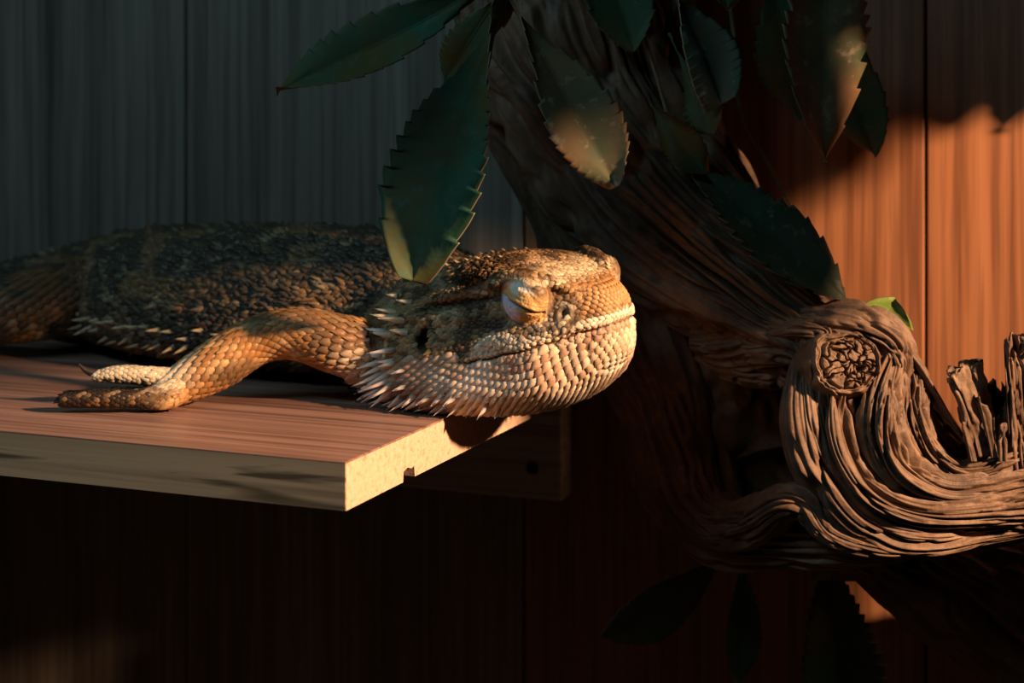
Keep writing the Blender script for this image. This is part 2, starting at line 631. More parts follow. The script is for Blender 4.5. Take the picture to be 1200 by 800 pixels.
ev.to_mesh_clear()
bpy.data.objects.remove(tmp)
bpy.data.meshes.remove(tmp_me)
deg = np.bincount(E_.ravel(), minlength=nv)[:, None]


def smooth_v(V, it, lam=0.6):
    for _ in range(it):
        acc = np.stack([np.bincount(E_[:, 0], V[E_[:, 1], c], nv) + np.bincount(E_[:, 1], V[E_[:, 0], c], nv) for c in range(3)], 1)
        V = V + lam * (acc / deg - V)
    return V


def vnormals(V):
    n = np.cross(V[F[:, 2]] - V[F[:, 0]], V[F[:, 3]] - V[F[:, 1]])
    out = np.zeros_like(V)
    for c in range(3):
        for q in range(4):
            out[:, c] += np.bincount(F[:, q], n[:, c], nv)
    return unit(out)


V = smooth_v(V, 10)


def settle(V):
    """soft parts flatten where they lie on the shelf"""
    rx = (V[:, 0] - CORNER[0]) * math.cos(PSI) - (V[:, 1] - CORNER[1]) * math.sin(PSI)
    ry = (V[:, 0] - CORNER[0]) * math.sin(PSI) + (V[:, 1] - CORNER[1]) * math.cos(PSI)
    on = rx < 60.0
    V = V.copy()
    lo = 0.03
    V[:, 2] = np.where(on & (V[:, 2] < lo), lo + 0.02 * (V[:, 2] - lo) / (1 + np.abs(V[:, 2] - lo)), V[:, 2])
    return V

N = vnormals(V)

MX = ST[::-1, 0]
LIPZ = ST[::-1, 5]


def mouth_z(x):
    return np.interp(x, MX, LIPZ)


EYE = np.array([4.42, 1.90, 2.74])
NOS = np.array([5.36, 1.12, 2.26])
EAR = np.array([1.20, 2.52, 1.98])


def eye_uv(h):
    """coordinates on the lid: a along the slit, b across it"""
    dx, dz = h[:, 0] - EYE[0], h[:, 2] - EYE[2]
    c, s = math.cos(R(-28)), math.sin(R(-28))
    return dx * c + dz * s, -dx * s + dz * c


def sculpt(V, N):
    h = w2h(V)
    x, y, z = h[:, 0], np.abs(h[:, 1]), h[:, 2]
    inhead = (x > -3.5) & (x < 7.2) & (y < 3.6) & (z > -1.2) & (z < 4.6) & (V[:, 2] > -1)
    d = np.zeros(len(V))
    # mouth line, curling up a little at the corner
    mz = mouth_z(x) + 0.03 * np.sin(x * 7)
    front = sstep(2.3, 2.8, x)
    d -= inhead * front * 0.085 * gauss(z - mz, 0.055) * (y > 0.02)
    d += inhead * front * 0.03 * gauss(z - mz - 0.16, 0.09)
    # ear opening
    re = np.sqrt(((x - EAR[0]) / 0.20) ** 2 + ((z - EAR[2]) / 0.30) ** 2)
    d -= inhead * (y > 1.6) * 0.45 * (1 - sstep(0.55, 1.15, re))
    d += inhead * (y > 1.6) * 0.05 * gauss(re - 1.35, 0.3)
    # nostril, a raised ring round a hole
    rn = np.sqrt((x - NOS[0]) ** 2 + (z - NOS[2]) ** 2)
    side = (y > 0.5)
    d += inhead * side * 0.07 * gauss(rn - 0.17, 0.08)
    d -= inhead * side * 0.05 * (1 - sstep(0.03, 0.13, rn))
    # lids
    a, b = eye_uv(h)
    onlid = inhead * (y > 1.45) * (np.hypot(a / 0.85, b / 0.66) < 1.0)
    slit = b + 0.10 * (a / 0.6) ** 2 - 0.02
    d -= onlid * 0.075 * gauss(slit, 0.035) * (np.abs(a) < 0.66)
    d += onlid * 0.03 * gauss(slit - 0.11, 0.06)
    d -= onlid * 0.03 * gauss(np.hypot(a / 0.62, b / 0.5) - 1.0, 0.12)
    for q in (0.17, 0.30):
        d -= onlid * 0.018 * gauss(slit - q, 0.022) * (a > -0.3)
    d -= inhead * 0.11 * gauss(z - 2.86 - 0.05 * (x - 2), 0.075) * sstep(0.8, 1.5, x) * sstep(3.7, 3.2, x) * (y > 1.3)
    # rough skin
    d += 0.035 * (fbm(V * 1.6, 3, 3) - 0.5)
    return V + N * d[:, None]


V = settle(sculpt(V, N))
N = vnormals(V)

# ---- pigment
SPINE = crom(SP, 200)


def pigment(Vw):
    h = w2h(Vw)
    x, y, z = h[:, 0], np.abs(h[:, 1]), h[:, 2]
    n1 = fbm(Vw * 1.1, 11, 3)
    n2 = fbm(Vw * 3.2, 23, 3)
    n3 = noise(Vw * 7.0, 31)
    one = np.ones(len(Vw))
    # body: nearly black brown with rusty and tan blotches
    body = mixc(np.tile([0.058, 0.043, 0.031], (len(Vw), 1)), [0.20, 0.112, 0.052], sstep(0.48, 0.68, n1) * 0.85)
    body = mixc(body, [0.34, 0.25, 0.15], sstep(0.58, 0.74, n2) * 0.55)
    body = mixc(body, [0.032, 0.026, 0.020], sstep(0.55, 0.8, n3) * 0.5)
    # arm, hand
    da = np.min(np.linalg.norm(Vw[:, None, :] - crom(ARM, 14)[None], axis=2), 1)
    arm = (da < 1.25) | ((Vw[:, 0] < -9.0) & (Vw[:, 1] < 51.0) & (Vw[:, 2] < 1.6))
    X = Vw[:, 0]
    armc = mixc(np.tile([0.34, 0.155, 0.052], (len(Vw), 1)), [0.50, 0.29, 0.13], sstep(0.45, 0.7, n2))
    armc = mixc(armc, [0.09, 0.055, 0.032], sstep(0.50, 0.66, n1) * 0.7)
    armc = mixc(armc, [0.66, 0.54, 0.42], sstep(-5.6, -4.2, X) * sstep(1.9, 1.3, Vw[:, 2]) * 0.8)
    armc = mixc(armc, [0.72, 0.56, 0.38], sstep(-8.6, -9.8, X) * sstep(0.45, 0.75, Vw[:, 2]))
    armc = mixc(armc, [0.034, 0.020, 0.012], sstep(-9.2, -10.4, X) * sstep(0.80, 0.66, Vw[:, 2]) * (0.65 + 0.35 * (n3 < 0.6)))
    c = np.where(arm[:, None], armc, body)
    # thigh, paler
    dt = np.min(np.linalg.norm(Vw[:, None, :] - crom(THIGH, 8)[None], axis=2), 1)
    c = mixc(c, [0.15, 0.075, 0.035], sstep(1.7, 1.25, dt) * sstep(0.45, 0.65, n1))
    # head
    inh = sstep(-1.6, -0.6, x) * (x < 7.5)
    top = mixc(np.tile([0.32, 0.19, 0.095], (len(Vw), 1)), [0.075, 0.046, 0.028], sstep(0.47, 0.60, n2) * 0.9)
    top = mixc(top, [0.56, 0.40, 0.25], sstep(0.55, 0.7, n1) * 0.55)
    top = mixc(top, [0.05, 0.035, 0.025], sstep(0.60, 0.72, n3) * 0.85)
    cheek = mixc(np.tile([0.33, 0.21, 0.10], (len(Vw), 1)), [0.07, 0.045, 0.03], sstep(0.46, 0.62, n2) * 0.9)
    cheek = mixc(cheek, [0.55, 0.42, 0.24], sstep(0.60, 0.72, n1) * 0.7)
    jaw = mixc(np.tile([0.62, 0.42, 0.29], (len(Vw), 1)), [0.36, 0.19, 0.12], sstep(0.46, 0.68, n2) * 0.8)
    jaw = mixc(jaw, [0.78, 0.65, 0.53], sstep(0.52, 0.70, n1) * 0.75)
    H = mixc(cheek, top, sstep(2.7, 3.0, z))
    mz = np.where(x > 2.3, mouth_z(x), 1.45 + 0.12 * np.sin(x))
    # pale lip and the patch under the eye
    lipw = sstep(2.4, 3.2, x) * (0.32 + 0.46 * gauss(x - 3.45, 0.8))
    H = mixc(H, [0.74, 0.58, 0.43], sstep(1.0, 0.75, (z - mz) / np.maximum(lipw, 0.02)) * sstep(2.3, 2.8, x))
    H = mixc(H, [0.76, 0.60, 0.42], np.minimum(1, 1.5 * gauss(np.hypot(x - 4.98, (z - 2.30) * 1.5), 0.36)) * (z < 2.75))
    # rusty snout
    H = mixc(H, [0.46, 0.22, 0.085], sstep(4.9, 5.9, x) * sstep(0.28, 0.5, z - mz) * 0.72)
    # dark bar from the eye back, dark fold under the temple ridge
    H = mixc(H, [0.045, 0.030, 0.022], gauss((z - 2.30 + 0.10 * (x - 2.6)) / 1.0, 0.26) * sstep(2.1, 2.9, x) * sstep(4.1, 3.6, x) * (y > 1.2))
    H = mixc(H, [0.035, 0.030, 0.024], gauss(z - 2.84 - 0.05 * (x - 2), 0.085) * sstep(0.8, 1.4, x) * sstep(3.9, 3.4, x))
    H = mixc(H, [0.62, 0.47, 0.31], gauss(z - 3.22 + 0.10 * (x - 2.2), 0.08) * sstep(0.3, 1.2, x) * sstep(3.6, 3.2, x) * 0.8)
    H = mixc(H, [0.66, 0.50, 0.32], gauss(z - 3.40 + 0.28 * np.maximum(x - 4.3, 0), 0.07) * sstep(3.2, 3.8, x) * sstep(5.8, 5.2, x) * 0.85)
    # lids
    a = (x - EYE[0]) * math.cos(R(28)) - (z - EYE[2]) * math.sin(R(28))
    b = (x - EYE[0]) * math.sin(R(28)) + (z - EYE[2]) * math.cos(R(28))
    slit = b + 0.10 * (a / 0.6) ** 2 - 0.02
    rl = np.hypot(a / 0.80, b / 0.60)
    lid = np.where((slit > 0)[:, None], mixc(np.tile([0.70, 0.40, 0.16], (len(Vw), 1)), [0.86, 0.74, 0.62], sstep(0.18, 0.30, slit) * sstep(0.45, 0.6, n2 + 0.2 * (a < 0))),
                   mixc(np.tile([0.66, 0.38, 0.15], (len(Vw), 1)), [0.70, 0.64, 0.76], sstep(0.25, -0.05, a)))
    lid = mixc(lid, [0.03, 0.02, 0.015], gauss(slit, 0.03) * (np.abs(a) < 0.68))
    H = mixc(H, lid, sstep(1.0, 0.86, rl) * (y > 1.42))
    # jaw and beard
    H = mixc(H, jaw, sstep(0.04, -0.03, z - mz) * sstep(-0.9, 0.6, x + 0.8 * sstep(1.4, 0.2, z)))
    H = mixc(H, [0.13, 0.085, 0.068], sstep(2.5, 0.7, x + 0.5 * n2) * sstep(1.35, 0.8, z) * 0.85)
    H = mixc(H, [0.20, 0.12, 0.07], gauss(z - mz, 0.05) * sstep(2.2, 2.8, x) * 0.9)
    re = np.hypot((x - EAR[0]) / 0.20, (z - EAR[2]) / 0.30)
    H = mixc(H, [0.012, 0.010, 0.010], (1 - sstep(0.95, 1.2, re)) * (y > 1.5))
    rn = np.hypot(x - NOS[0], z - NOS[2])
    H = mixc(H, [0.42, 0.35, 0.26], (1 - sstep(0.24, 0.34, rn)) * (y > 0.5))
    H = mixc(H, [0.10, 0.07, 0.05], gauss(rn - 0.36, 0.09) * (y > 0.5) * 0.7)
    H = mixc(H, [0.10, 0.075, 0.05], gauss(np.hypot(x - NOS[0] - 0.05, z - NOS[2] + 0.02), 0.055) * (y > 0.5) * 0.8)
    c = mixc(c, H, inh * (~arm))
    return np.clip(c, 0.005, 1)


def skin_mat(name, rough=0.5, bscale=900.0, bstr=0.35):
    m = NT(name)
    at = m.n('ShaderNodeAttribute', attribute_name='pigment')
    v = m.coords((1, 1, 1))
    n = m.tex(v, 700.0, 3.0)
    c = m.mix(0.6, at.outputs['Color'], m.ramp(n, [(0.3, (0.62, 0.60, 0.58)), (0.7, (1.15, 1.13, 1.1))]), 'MULTIPLY')
    m.l(c, m.b.inputs['Base Color'])
    m.b.inputs['Roughness'].default_value = rough
    m.b.inputs['Specular IOR Level'].default_value = 0.22
    vo = m.n('ShaderNodeTexVoronoi', Scale=bscale)
    m.l(v, vo.inputs['Vector'])
    m.bump(vo.outputs['Distance'], bstr, 0.0004)
    return m.m


M_SKIN = skin_mat('lizard_skin', 0.55, 1100.0, 0.45)
M_SCALE = skin_mat('lizard_scale', 0.42, 2600.0, 0.12)
h = w2h(V)
PIG = pigment(V)
# skin between the scales is duskier, except on the lids and round the nostril
lidmask = (np.hypot((h[:, 0] - EYE[0]) / 0.8, (h[:, 2] - EYE[2]) / 0.66) < 1.02) & (np.abs(h[:, 1]) > 1.4)
SK = np.where(lidmask[:, None], PIG, PIG * np.array([0.50, 0.44, 0.40]))
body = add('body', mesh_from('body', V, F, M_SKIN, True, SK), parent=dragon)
bvh = BVHTree.FromPolygons([tuple(v) for v in V[:, :]], F.tolist())

# ---- scales: plates set in offset rows over the skin
TPL = np.array([[0.66, 0, 0.06], [0.22, 0.47, -0.05], [-0.32, 0.43, -0.08], [-0.52, 0, -0.08], [-0.32, -0.43, -0.08], [0.22, -0.47, -0.05],
                [0.52, 0, 0.16], [0.18, 0.36, 0.11], [-0.24, 0.33, 0.07], [-0.40, 0, 0.03], [-0.24, -0.33, 0.07], [0.18, -0.36, 0.11], [0.06, 0, 0.185]])
TF = []
for i in range(6):
    j = (i + 1) % 6
    TF += [(i, j, 6 + j), (i, 6 + j, 6 + i), (6 + i, 6 + j, 12)]
TF = np.array(TF)


class Scales:
    def __init__(self):
        self.p, self.t, self.l, self.w, self.h, self.s, self.o = [], [], [], [], [], [], []

    def put(self, p, t, l, w, h, s, o=None):
        self.o.append(o)
        self.p.append(p); self.t.append(t); self.l.append(l); self.w.append(w); self.h.append(h); self.s.append(s)

    def build(self, name):
        P = np.array(self.p)
        T_ = np.array(self.t)
        keep, pos, nor = [], [], []
        for i, p in enumerate(P):
            r = (None,)
            if self.o[i] is not None:
                od = Vector(unit(self.o[i]))
                r = bvh.ray_cast(Vector(p) + od * 0.7, -od, 1.3)
            if r[0] is None:
                r = bvh.find_nearest(Vector(p), 0.6)
            if r[0] is None:
                continue
            keep.append(i); pos.append(r[0][:]); nor.append(r[1][:])
        keep = np.array(keep)
        P, Nn = np.array(pos), unit(np.array(nor))
        T_ = T_[keep]
        T_ = unit(T_ - Nn * np.sum(T_ * Nn, 1, keepdims=True))
        B = np.cross(Nn, T_)
        l, w, hh, s = (np.array(a)[keep] for a in (self.l, self.w, self.h, self.s))
        k = len(P)
        L = np.tile(TPL[None], (k, 1, 1))
        L[:, 0, 0] += s * 0.9
        L[:, 0, 2] += s * 0.35
        L[:, 6, 0] += s * 0.35
        L[:, 6, 2] += s * 0.25
        L[..., 0] *= l[:, None]
        L[..., 1] *= w[:, None]
        L[..., 2] *= (hh * (l + w) * 0.5)[:, None]
        Vs = P[:, None] + L[..., :1] * T_[:, None] + L[..., 1:2] * B[:, None] + L[..., 2:] * Nn[:, None]
        Fs = (TF[None] + 13 * np.arange(k)[:, None, None]).reshape(-1, 3)
        c = pigment(P)
        rv = np.random.RandomState(5).uniform(0.78, 1.2, (k, 1))
        c = np.clip(c * rv, 0, 1)
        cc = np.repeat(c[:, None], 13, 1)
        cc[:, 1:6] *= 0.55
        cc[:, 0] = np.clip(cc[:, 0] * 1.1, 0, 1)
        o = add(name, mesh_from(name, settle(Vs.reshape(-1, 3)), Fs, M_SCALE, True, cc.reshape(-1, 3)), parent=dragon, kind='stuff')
        return o


rng = np.random.RandomState(3)


def rows_on(G, spacing, cb, skip=0):
    """walk a stack of loops and call cb(point, along, around, i, j) on an offset lattice"""
    C = G.mean(1)
    L = np.r_[0, np.cumsum(np.linalg.norm(np.diff(C, axis=0), axis=1))]
    n = max(2, int(L[-1] / (spacing * 0.86)))
    for q in range(n):
        s = q * L[-1] / n
        i = np.searchsorted(L, s, 'right') - 1
        i = min(max(i, 0), len(G) - 2)
        u = (s - L[i]) / max(L[i + 1] - L[i], 1e-6)
        ring = G[i] * (1 - u) + G[i + 1] * u
        al = unit(C[i + 1] - C[i])
        rr = np.vstack([ring, ring[:1]])
        A = np.r_[0, np.cumsum(np.linalg.norm(np.diff(rr, axis=0), axis=1))]
        m = max(3, int(round(A[-1] / spacing)))
        for w in range(m):
            a = ((w + 0.5 * (q % 2)) / m) * A[-1]
            j = min(np.searchsorted(A, a, 'right') - 1, len(ring) - 1)
            v = (a - A[j]) / max(A[j + 1] - A[j], 1e-6)
            p = rr[j] * (1 - v) + rr[j + 1] * v
            cb(p, al, p - C[i], q, w)


hs = Scales()
HG = head_param(120, 160)


def head_side(hp_):
    x, y, z = hp_[0], abs(hp_[1]), hp_[2]
    return x, y, z


def in_beard(x, z):
    mz = float(mouth_z(x)) if x > 2.3 else 1.62 - 0.15 * (2.3 - x) * 0
    return z < mz - 0.10


def cb_beard(p, al, out, q, w):
    x, y, z = head_side(p)
    if x < -1.7 or not in_beard(x, z):
        return
    c = np.array([6.6, 0, 2.3])
    t = (p - c) * np.array([1.0, 0.35, 1.15])
    back = max(0.0, min(1.0, (3.6 - x) / 4.0))
    low = max(0.0, min(1.0, (0.75 - z) / 1.0))
    if x > 5.85:
        return
    s = 0.12 + 1.3 * back * low + 0.45 * back + 0.85 * low + rng.uniform(-0.08, 0.08)
    sz = 0.248
    hs.put(h2w(p), HR @ t, sz * 1.2, sz * 1.12, 0.85 + 0.9 * s, s, HR @ (out * np.array([0.2, 1, 1])))


rows_on(HG, 0.218, cb_beard)


def cb_granule(p, al, out, q, w):
    x, y, z = head_side(p)
    if x < -2.0 or in_beard(x, z):
        return
    if np.hypot((x - EYE[0]) / 0.80, (z - EYE[2]) / 0.64) < 1 and y > 1.2:
        return
    if np.hypot((x - EAR[0]) / 0.26, (z - EAR[2]) / 0.36) < 1 or np.hypot(x - NOS[0], z - NOS[2]) < 0.25:
        return
    if x > 2.3 and abs(z - mouth_z(x)) < 0.15:
        return
    s = 0.0
    if x < 2.0:
        s = 0.25 * (2.0 - x) / 3.0 + (0.5 if rng.rand() < 0.10 else 0)
    if x > 5.85:
        return
    k = rng.uniform(0.125, 0.18)
    hs.put(h2w(p + 0.03 * rng.randn(3)), -HR[:, 0] - 0.3 * HR[:, 2] + 0.25 * rng.randn(3), k * 1.1, k, 0.8 + s, s + rng.uniform(0, 0.15), HR @ (out * np.array([0.2, 1, 1])))


rows_on(HG, 0.122, cb_granule)
# lip shields, one row above and one below the mouth line
for sg in (-1, 1):
    for row, dz, sz in ((0, 0.09, 0.175), (1, -0.10, 0.19)):
        x = 2.5
        while x < 6.36:
            ring = HG[np.argmin(np.abs(HG[:, 0, 0] - x))]
            zz = mouth_z(x) + dz
            half = ring[ring[:, 1] * sg > 0]
            p = half[np.argmin(np.abs(half[:, 2] - zz) - 0.05 * np.abs(half[:, 1]))]
            i2 = min(len(HG) - 1, np.argmin(np.abs(HG[:, 0, 0] - x)) + 2)
            hs.put(h2w(np.array([x, p[1], zz])), -HR[:, 0] + HR[:, 1] * 0.4 * (-1 if sg < 0 else 1), sz * 1.05, sz, 1.15, 0.0)
            slope = 1.0 if x < 5.2 else (0.75 if x < 6.1 else 0.42)
            x += sz * 0.90 * slope
# snout and chin tip, seen from ahead
for sp in (0.13, 0.19):
    for iz in range(-2, 30):
        for iy in range(-14, 15):
            y, z = (iy + 0.5 * (iz % 2)) * sp, 0.2 + iz * sp * 0.86
            if abs(y) > 1.4:
                continue
            r = bvh.ray_cast(Vector(h2w([7.4, y, z])), Vector(-HR[:, 0]), 1.8)
            if r[0] is None:
                continue
            q = w2h(np.array(r[0][:])[None])[0]
            if q[0] < 5.80:
                continue
            mz = mouth_z(q[0])
            low = q[2] < mz
            if low != (sp > 0.15) or abs(q[2] - mz) < 0.06:
                continue
            if np.hypot(q[0] - NOS[0], q[2] - NOS[2]) < 0.3:
                continue
            t = (q - np.array([6.6, 0, 2.2])) if low else np.array([-1, 0, 0.2])
            hs.put(h2w(q), HR @ t, sp * 1.3, sp * 1.22, 0.85, 0.08, HR[:, 0])
hs.build('head_scales')

bs = Scales()
TG = torso_param(160, 120)


def cb_torso(p, al, out, q, w):
    if q < 3:
        return
    if p[2] < 0.5 and out[2] < -0.8:
        return
    hx = w2h(p)
    if hx[0] > -0.6:
        return
    tail = p[0] < -15
    s = 0.2 + 0.25 * rng.rand() + (0.55 if rng.rand() < 0.10 else 0)
    k = 0.195 * (1 + 0.25 * rng.rand())
    bs.put(p + 0.06 * rng.randn(3), al + 0.35 * rng.randn(3), k * 1.1 * rng.uniform(0.7, 1.2), k * rng.uniform(0.75, 1.2), 1.1 + 0.9 * s, s, out)


rows_on(TG, 0.195, cb_torso)
for G, sp, k0 in ((capped(ARM, ARM_R, None, 50, 40), 0.24, 1.08), (capped(THIGH, [1.25, 1.3, 1.15, 0.95], None, 30, 30), 0.28, 1.1), (capped(SHIN, [0.9, 0.75, 0.5, 0.4], None, 30, 24), 0.26, 1.1)):
    def cb_limb(p, al, out, q, w):
        top = out[2] > 0.35
        bs.put(p, al + np.array([0, 0, -0.25]), sp * k0 * 1.14, sp * k0 * 1.05, 0.95, 0.10 + (0.35 if top else 0.0) + 0.06 * rng.rand(), out)
    rows_on(G, sp, cb_limb)
for P, r in FINGERS:
    def cb_finger(p, al, out, q, w):
        bs.put(p, al, 0.18, 0.18, 1.0, 0.12, out)
    rows_on(capped(P, r, None, 24, 24), 0.15, cb_finger)
bs.build('body_scales')

# ---- spines: each its own piece
ph = np.linspace(0, 2 * math.pi, 7, endpoint=False)
SV = []
for t, r in ((0.0, 0.5), (0.22, 0.44), (0.55, 0.24), (0.85, 0.08)):
    for a in ph:
        SV.append((t, r * math.cos(a), 0.55 * r * math.sin(a) + 0.10 * t * t))
SV.append((1.0, 0, 0.12))
SFc = [tuple(f) for f in grid_faces(4, 7)] + [(28, 21 + (j + 1) % 7, 21 + j) for j in range(7)]
SV = np.array(SV)


def spine_mat(name, base, tip, lo=0.15, hi=0.75):
    m = NT(name)
    c = m.n('ShaderNodeTexCoord')
    sx = m.n('ShaderNodeSeparateXYZ')
    m.l(c.outputs['Generated'], sx.inputs[0])
    m.l(m.ramp(sx.outputs[0], [(lo, base), (hi, tip)]), m.b.inputs['Base Color'])
    m.b.inputs['Roughness'].default_value = 0.45
    return m.m


SPM = {
    'beard': mesh_from('beard_spine', SV, SFc, spine_mat('beard_spine_horn', (0.13, 0.08, 0.06), (0.82, 0.68, 0.58), 0.12, 0.55), scale=1.0),
    'temple': mesh_from('temple_spine', SV, SFc, spine_mat('temple_spine_horn', (0.40, 0.27, 0.14), (0.80, 0.64, 0.42)), scale=1.0),
    'flank': mesh_from('flank_spine', SV, SFc, spine_mat('flank_spine_horn', (0.22, 0.16, 0.09), (0.55, 0.42, 0.24)), scale=1.0)}


def spine(kind, p, d, length, width, snap=True):
    p = np.asarray(p, float)
    n = Vector((0, 0, 1))
    if snap:
        r = bvh.find_nearest(Vector(p), 0.9)
        if r[0] is not None:
            p, n = np.array(r[0][:]), r[1]
    d = Vector([float(c) for c in unit(d)])
    y = n.cross(d)
    if y.length < 1e-3:
        y = Vector((0, 1, 0)).cross(d)
    y.normalize()
    z = d.cross(y)
    p = Vector([float(c) for c in p]) - d * length * 0.10
    tip = p + d * length * 1.1
    if tip.z < 0.05:
        d.z += (0.05 - tip.z) / length
        d.normalize()
        y = n.cross(d).normalized()
        z = d.cross(y)
    p.z += max(0.0, 0.035 + width * 0.5 - min(p.z, (p + d * length).z + width * 0.4))
    o = add('spine', SPM[kind], parent=dragon)
    M = Matrix((d * length * S, y * width * S, z * width * S)).transposed().to_4x4()
    M.translation = p * S
    o.matrix_basis = M
    return o


r2 = np.random.RandomState(12)
for sg in (-1, 1):
    # fringe of the beard: from the temple down the rear edge and along the lower rim
    for row, (off, ln) in enumerate(((0.0, 1.15), (0.55, 0.95), (1.1, 0.7))):
        for k in range(17):
            f = k / 16.0
            z = 2.75 - 3.0 * f + 0.06 * r2.randn()
            x = -0.75 + 0.35 * math.sin(f * 3) + (2.2 * max(0, f - 0.72) / 0.28) + off + 0.08 * r2.randn()
            y = sg * (2.75 + 0.35 * math.sin(f * 3.1) - 1.0 * max(0, f - 0.8) / 0.2)
            if row == 2 and (f < 0.5 or k % 2):
                continue
            if row == 1 and f < 0.30:
                continue
            d = np.array([-1.0 + 0.35 * max(0, f - 0.5), sg * 0.62, 0.35 - 1.15 * f]) + 0.12 * r2.randn(3)
            spine('beard', h2w([x, y, z]), HR @ d, ln * r2.uniform(0.7, 1.15), 0.23)
    for row, (z0, ln) in enumerate(((0.75, 0.98), (0.40, 1.05), (0.06, 0.98), (-0.22, 0.80))):
        for k in range(11):
            x = -0.3 + 0.36 * k + 0.18 * (row % 2) + 0.05 * r2.randn()
            if x > 2.6 + 0.6 * row:
                continue
            y = sg * (2.95 - 0.12 * max(0, x) - (0.25, 0.2, 0.35, 0.8)[row] * 0.8)
            f = max(0.0, (x + 0.3) / 4.0)
            d = np.array([-1.0 + 0.5 * f, sg * 0.55, -0.30 - 0.22 * row - 0.5 * f]) + 0.10 * r2.randn(3)
            spine('beard', h2w([x, y, z0 - 0.12 * x]), HR @ d, ln * (1 - 0.45 * f) * r2.uniform(0.8, 1.2), 0.27)
    # two rows on the temple, behind the ear and over it
    for x, y, z, ln in ((-0.2, 2.35, 2.72, 0.75), (0.25, 2.45, 2.50, 0.70), (-0.5, 2.2, 2.95, 0.55), (-0.7, 1.6, 3.2, 0.4), (0.1, 1.9, 3.05, 0.42), (-0.9, 2.5, 2.4, 0.6), (0.5, 2.6, 2.25, 0.45), (-0.3, 2.6, 2.2, 0.5)):
        spine('temple', h2w([x, sg * y, z]), HR @ np.array([-1.0, sg * 0.50, 0.28]), ln * 1.3, 0.27)
    for k in range(8):
        x = 2.8 - 0.45 * k
        spine('temple', h2w([x, sg * 0.55, 3.8]), HR @ np.array([-0.9, 0, 0.55]), 0.17 + 0.02 * k, 0.12)
# flank fringe, near side and far side
for sg in (1, -1):
    for k in range(44):
        f = (k % 22) / 21.0
        row = k // 22
        i = int(40 + f * 66) if sg > 0 else int(40 + f * 66)
        a = SPINE[i]
        tn = unit(SPINE[i + 1, :2] - SPINE[i - 1, :2])
        nn = np.array([-tn[1], tn[0]]) * sg
        z = a[4] + (0.10 if row else -0.38) + 0.08 * r2.randn()
        p = np.array([a[0] + nn[0] * a[2] * 0.98, a[1] + nn[1] * a[2] * 0.98, z])
        d = np.array([nn[0] * 0.7 + tn[0] * 0.75, nn[1] * 0.7 + tn[1] * 0.75, -0.35 if not row else 0.05]) + 0.12 * r2.randn(3)
        spine('flank', p, d, r2.uniform(0.42, 0.68), 0.19)

# ---- claws
def claw(p, d, length, rad, up=0.5):
    p = np.asarray(p, float) + np.array([0, 0, 0.05])
    d = unit(d)
    pts = [p - d * 0.1, p + d * length * 0.4 + np.array([0, 0, up * 0.06]), p + d * length * 0.75 + np.array([0, 0, up * 0.22]), p + d * length + np.array([0, 0, up * 0.5])]
    G = tube_grid(pts, [rad, rad * 0.85, rad * 0.55, rad * 0.08], None, 14, 10)
    v, f = loft(G)
    return add('claw', mesh_from('claw', v, f, M_CLAW), parent=dragon)


M_CLAW = plain('dark_claw', (0.055, 0.030, 0.024), 0.3)
claw(px(116, 441, 48.8), px(93, 437, 48.8) - px(116, 441, 48.8), 0.60, 0.13, 0.45)
claw(px(76, 469, 47.9), px(58, 471, 47.9) - px(76, 469, 47.9), 0.32, 0.12, -0.2)
claw(px(80, 464, 49.6), px(64, 467, 49.6) - px(80, 464, 49.6), 0.30, 0.10, -0.2)
claw(px(137, 459, 50.6), px(118, 461, 50.8) - px(137, 459, 50.6), 0.30, 0.10, -0.2)
claw(px(174, 473, 47.9), px(156, 476, 47.8) - px(174, 473, 47.9), 0.26, 0.10, -0.2)

# ================================================================ the driftwood
def drift_mat():
    m = NT('weathered_driftwood')
    v = m.coords((1, 1, 1))
    a = m.tex(v, 60.0, 4.0, 0.6, 0.3)
    b = m.tex(v, 420.0, 4.0, 0.65)
    c = m.ramp(a, [(0.28, (0.055, 0.029, 0.018)), (0.5, (0.118, 0.067, 0.042)), (0.75, (0.21, 0.126, 0.080))])
    d = m.ramp(b, [(0.3, (0.6, 0.57, 0.55)), (0.65, (1.1, 1.08, 1.05))])
    m.l(m.mix(0.8, c, d, 'MULTIPLY'), m.b.inputs['Base Color'])
    m.b.inputs['Roughness'].default_value = 0.62
    m.b.inputs['Specular IOR Level'].default_value = 0.3
    m.bump(b, 0.55, 0.0006)
    return m.m


M_DRIFT = drift_mat()
drift = thing('driftwood', px(1000, 640, 49) * np.array([1, 1, 0]) + np.array([0, 0, FLOOR_Z]),
              'gnarled brown driftwood with a cracked knot, deep grain grooves and a broken stump', 'driftwood')


def grooves(P, seed, cell=0.34, stretch=9.0, depth=1.0):
    """ridged relief; P = (unrolled x, unrolled y, length) in cm"""
    w = fbm(np.c_[P[:, :2] * 0.35, P[:, 2] * 0.22], seed + 5, 2) - 0.5
    Q = np.c_[P[:, 0] / cell + 2.2 * w, P[:, 1] / cell + 2.2 * w, P[:, 2] / (cell * stretch)]
    n1 = noise(Q, seed)
    n2 = noise(Q * np.array([2.1, 2.1, 1.6]) + 31.7, seed + 1)
    n3 = noise(Q * np.array([0.42, 0.42, 0.6]) + 11.3, seed + 2)
    r1 = 1 - np.abs(2 * n1 - 1)
    g1 = -sstep(0.62, 1.0, r1)                      # narrow furrows
    g2 = -sstep(0.60, 1.0, 1 - np.abs(2 * n2 - 1))
    big = n3 - 0.5
    return depth * (0.20 * g1 + 0.075 * g2 + 0.34 * big)


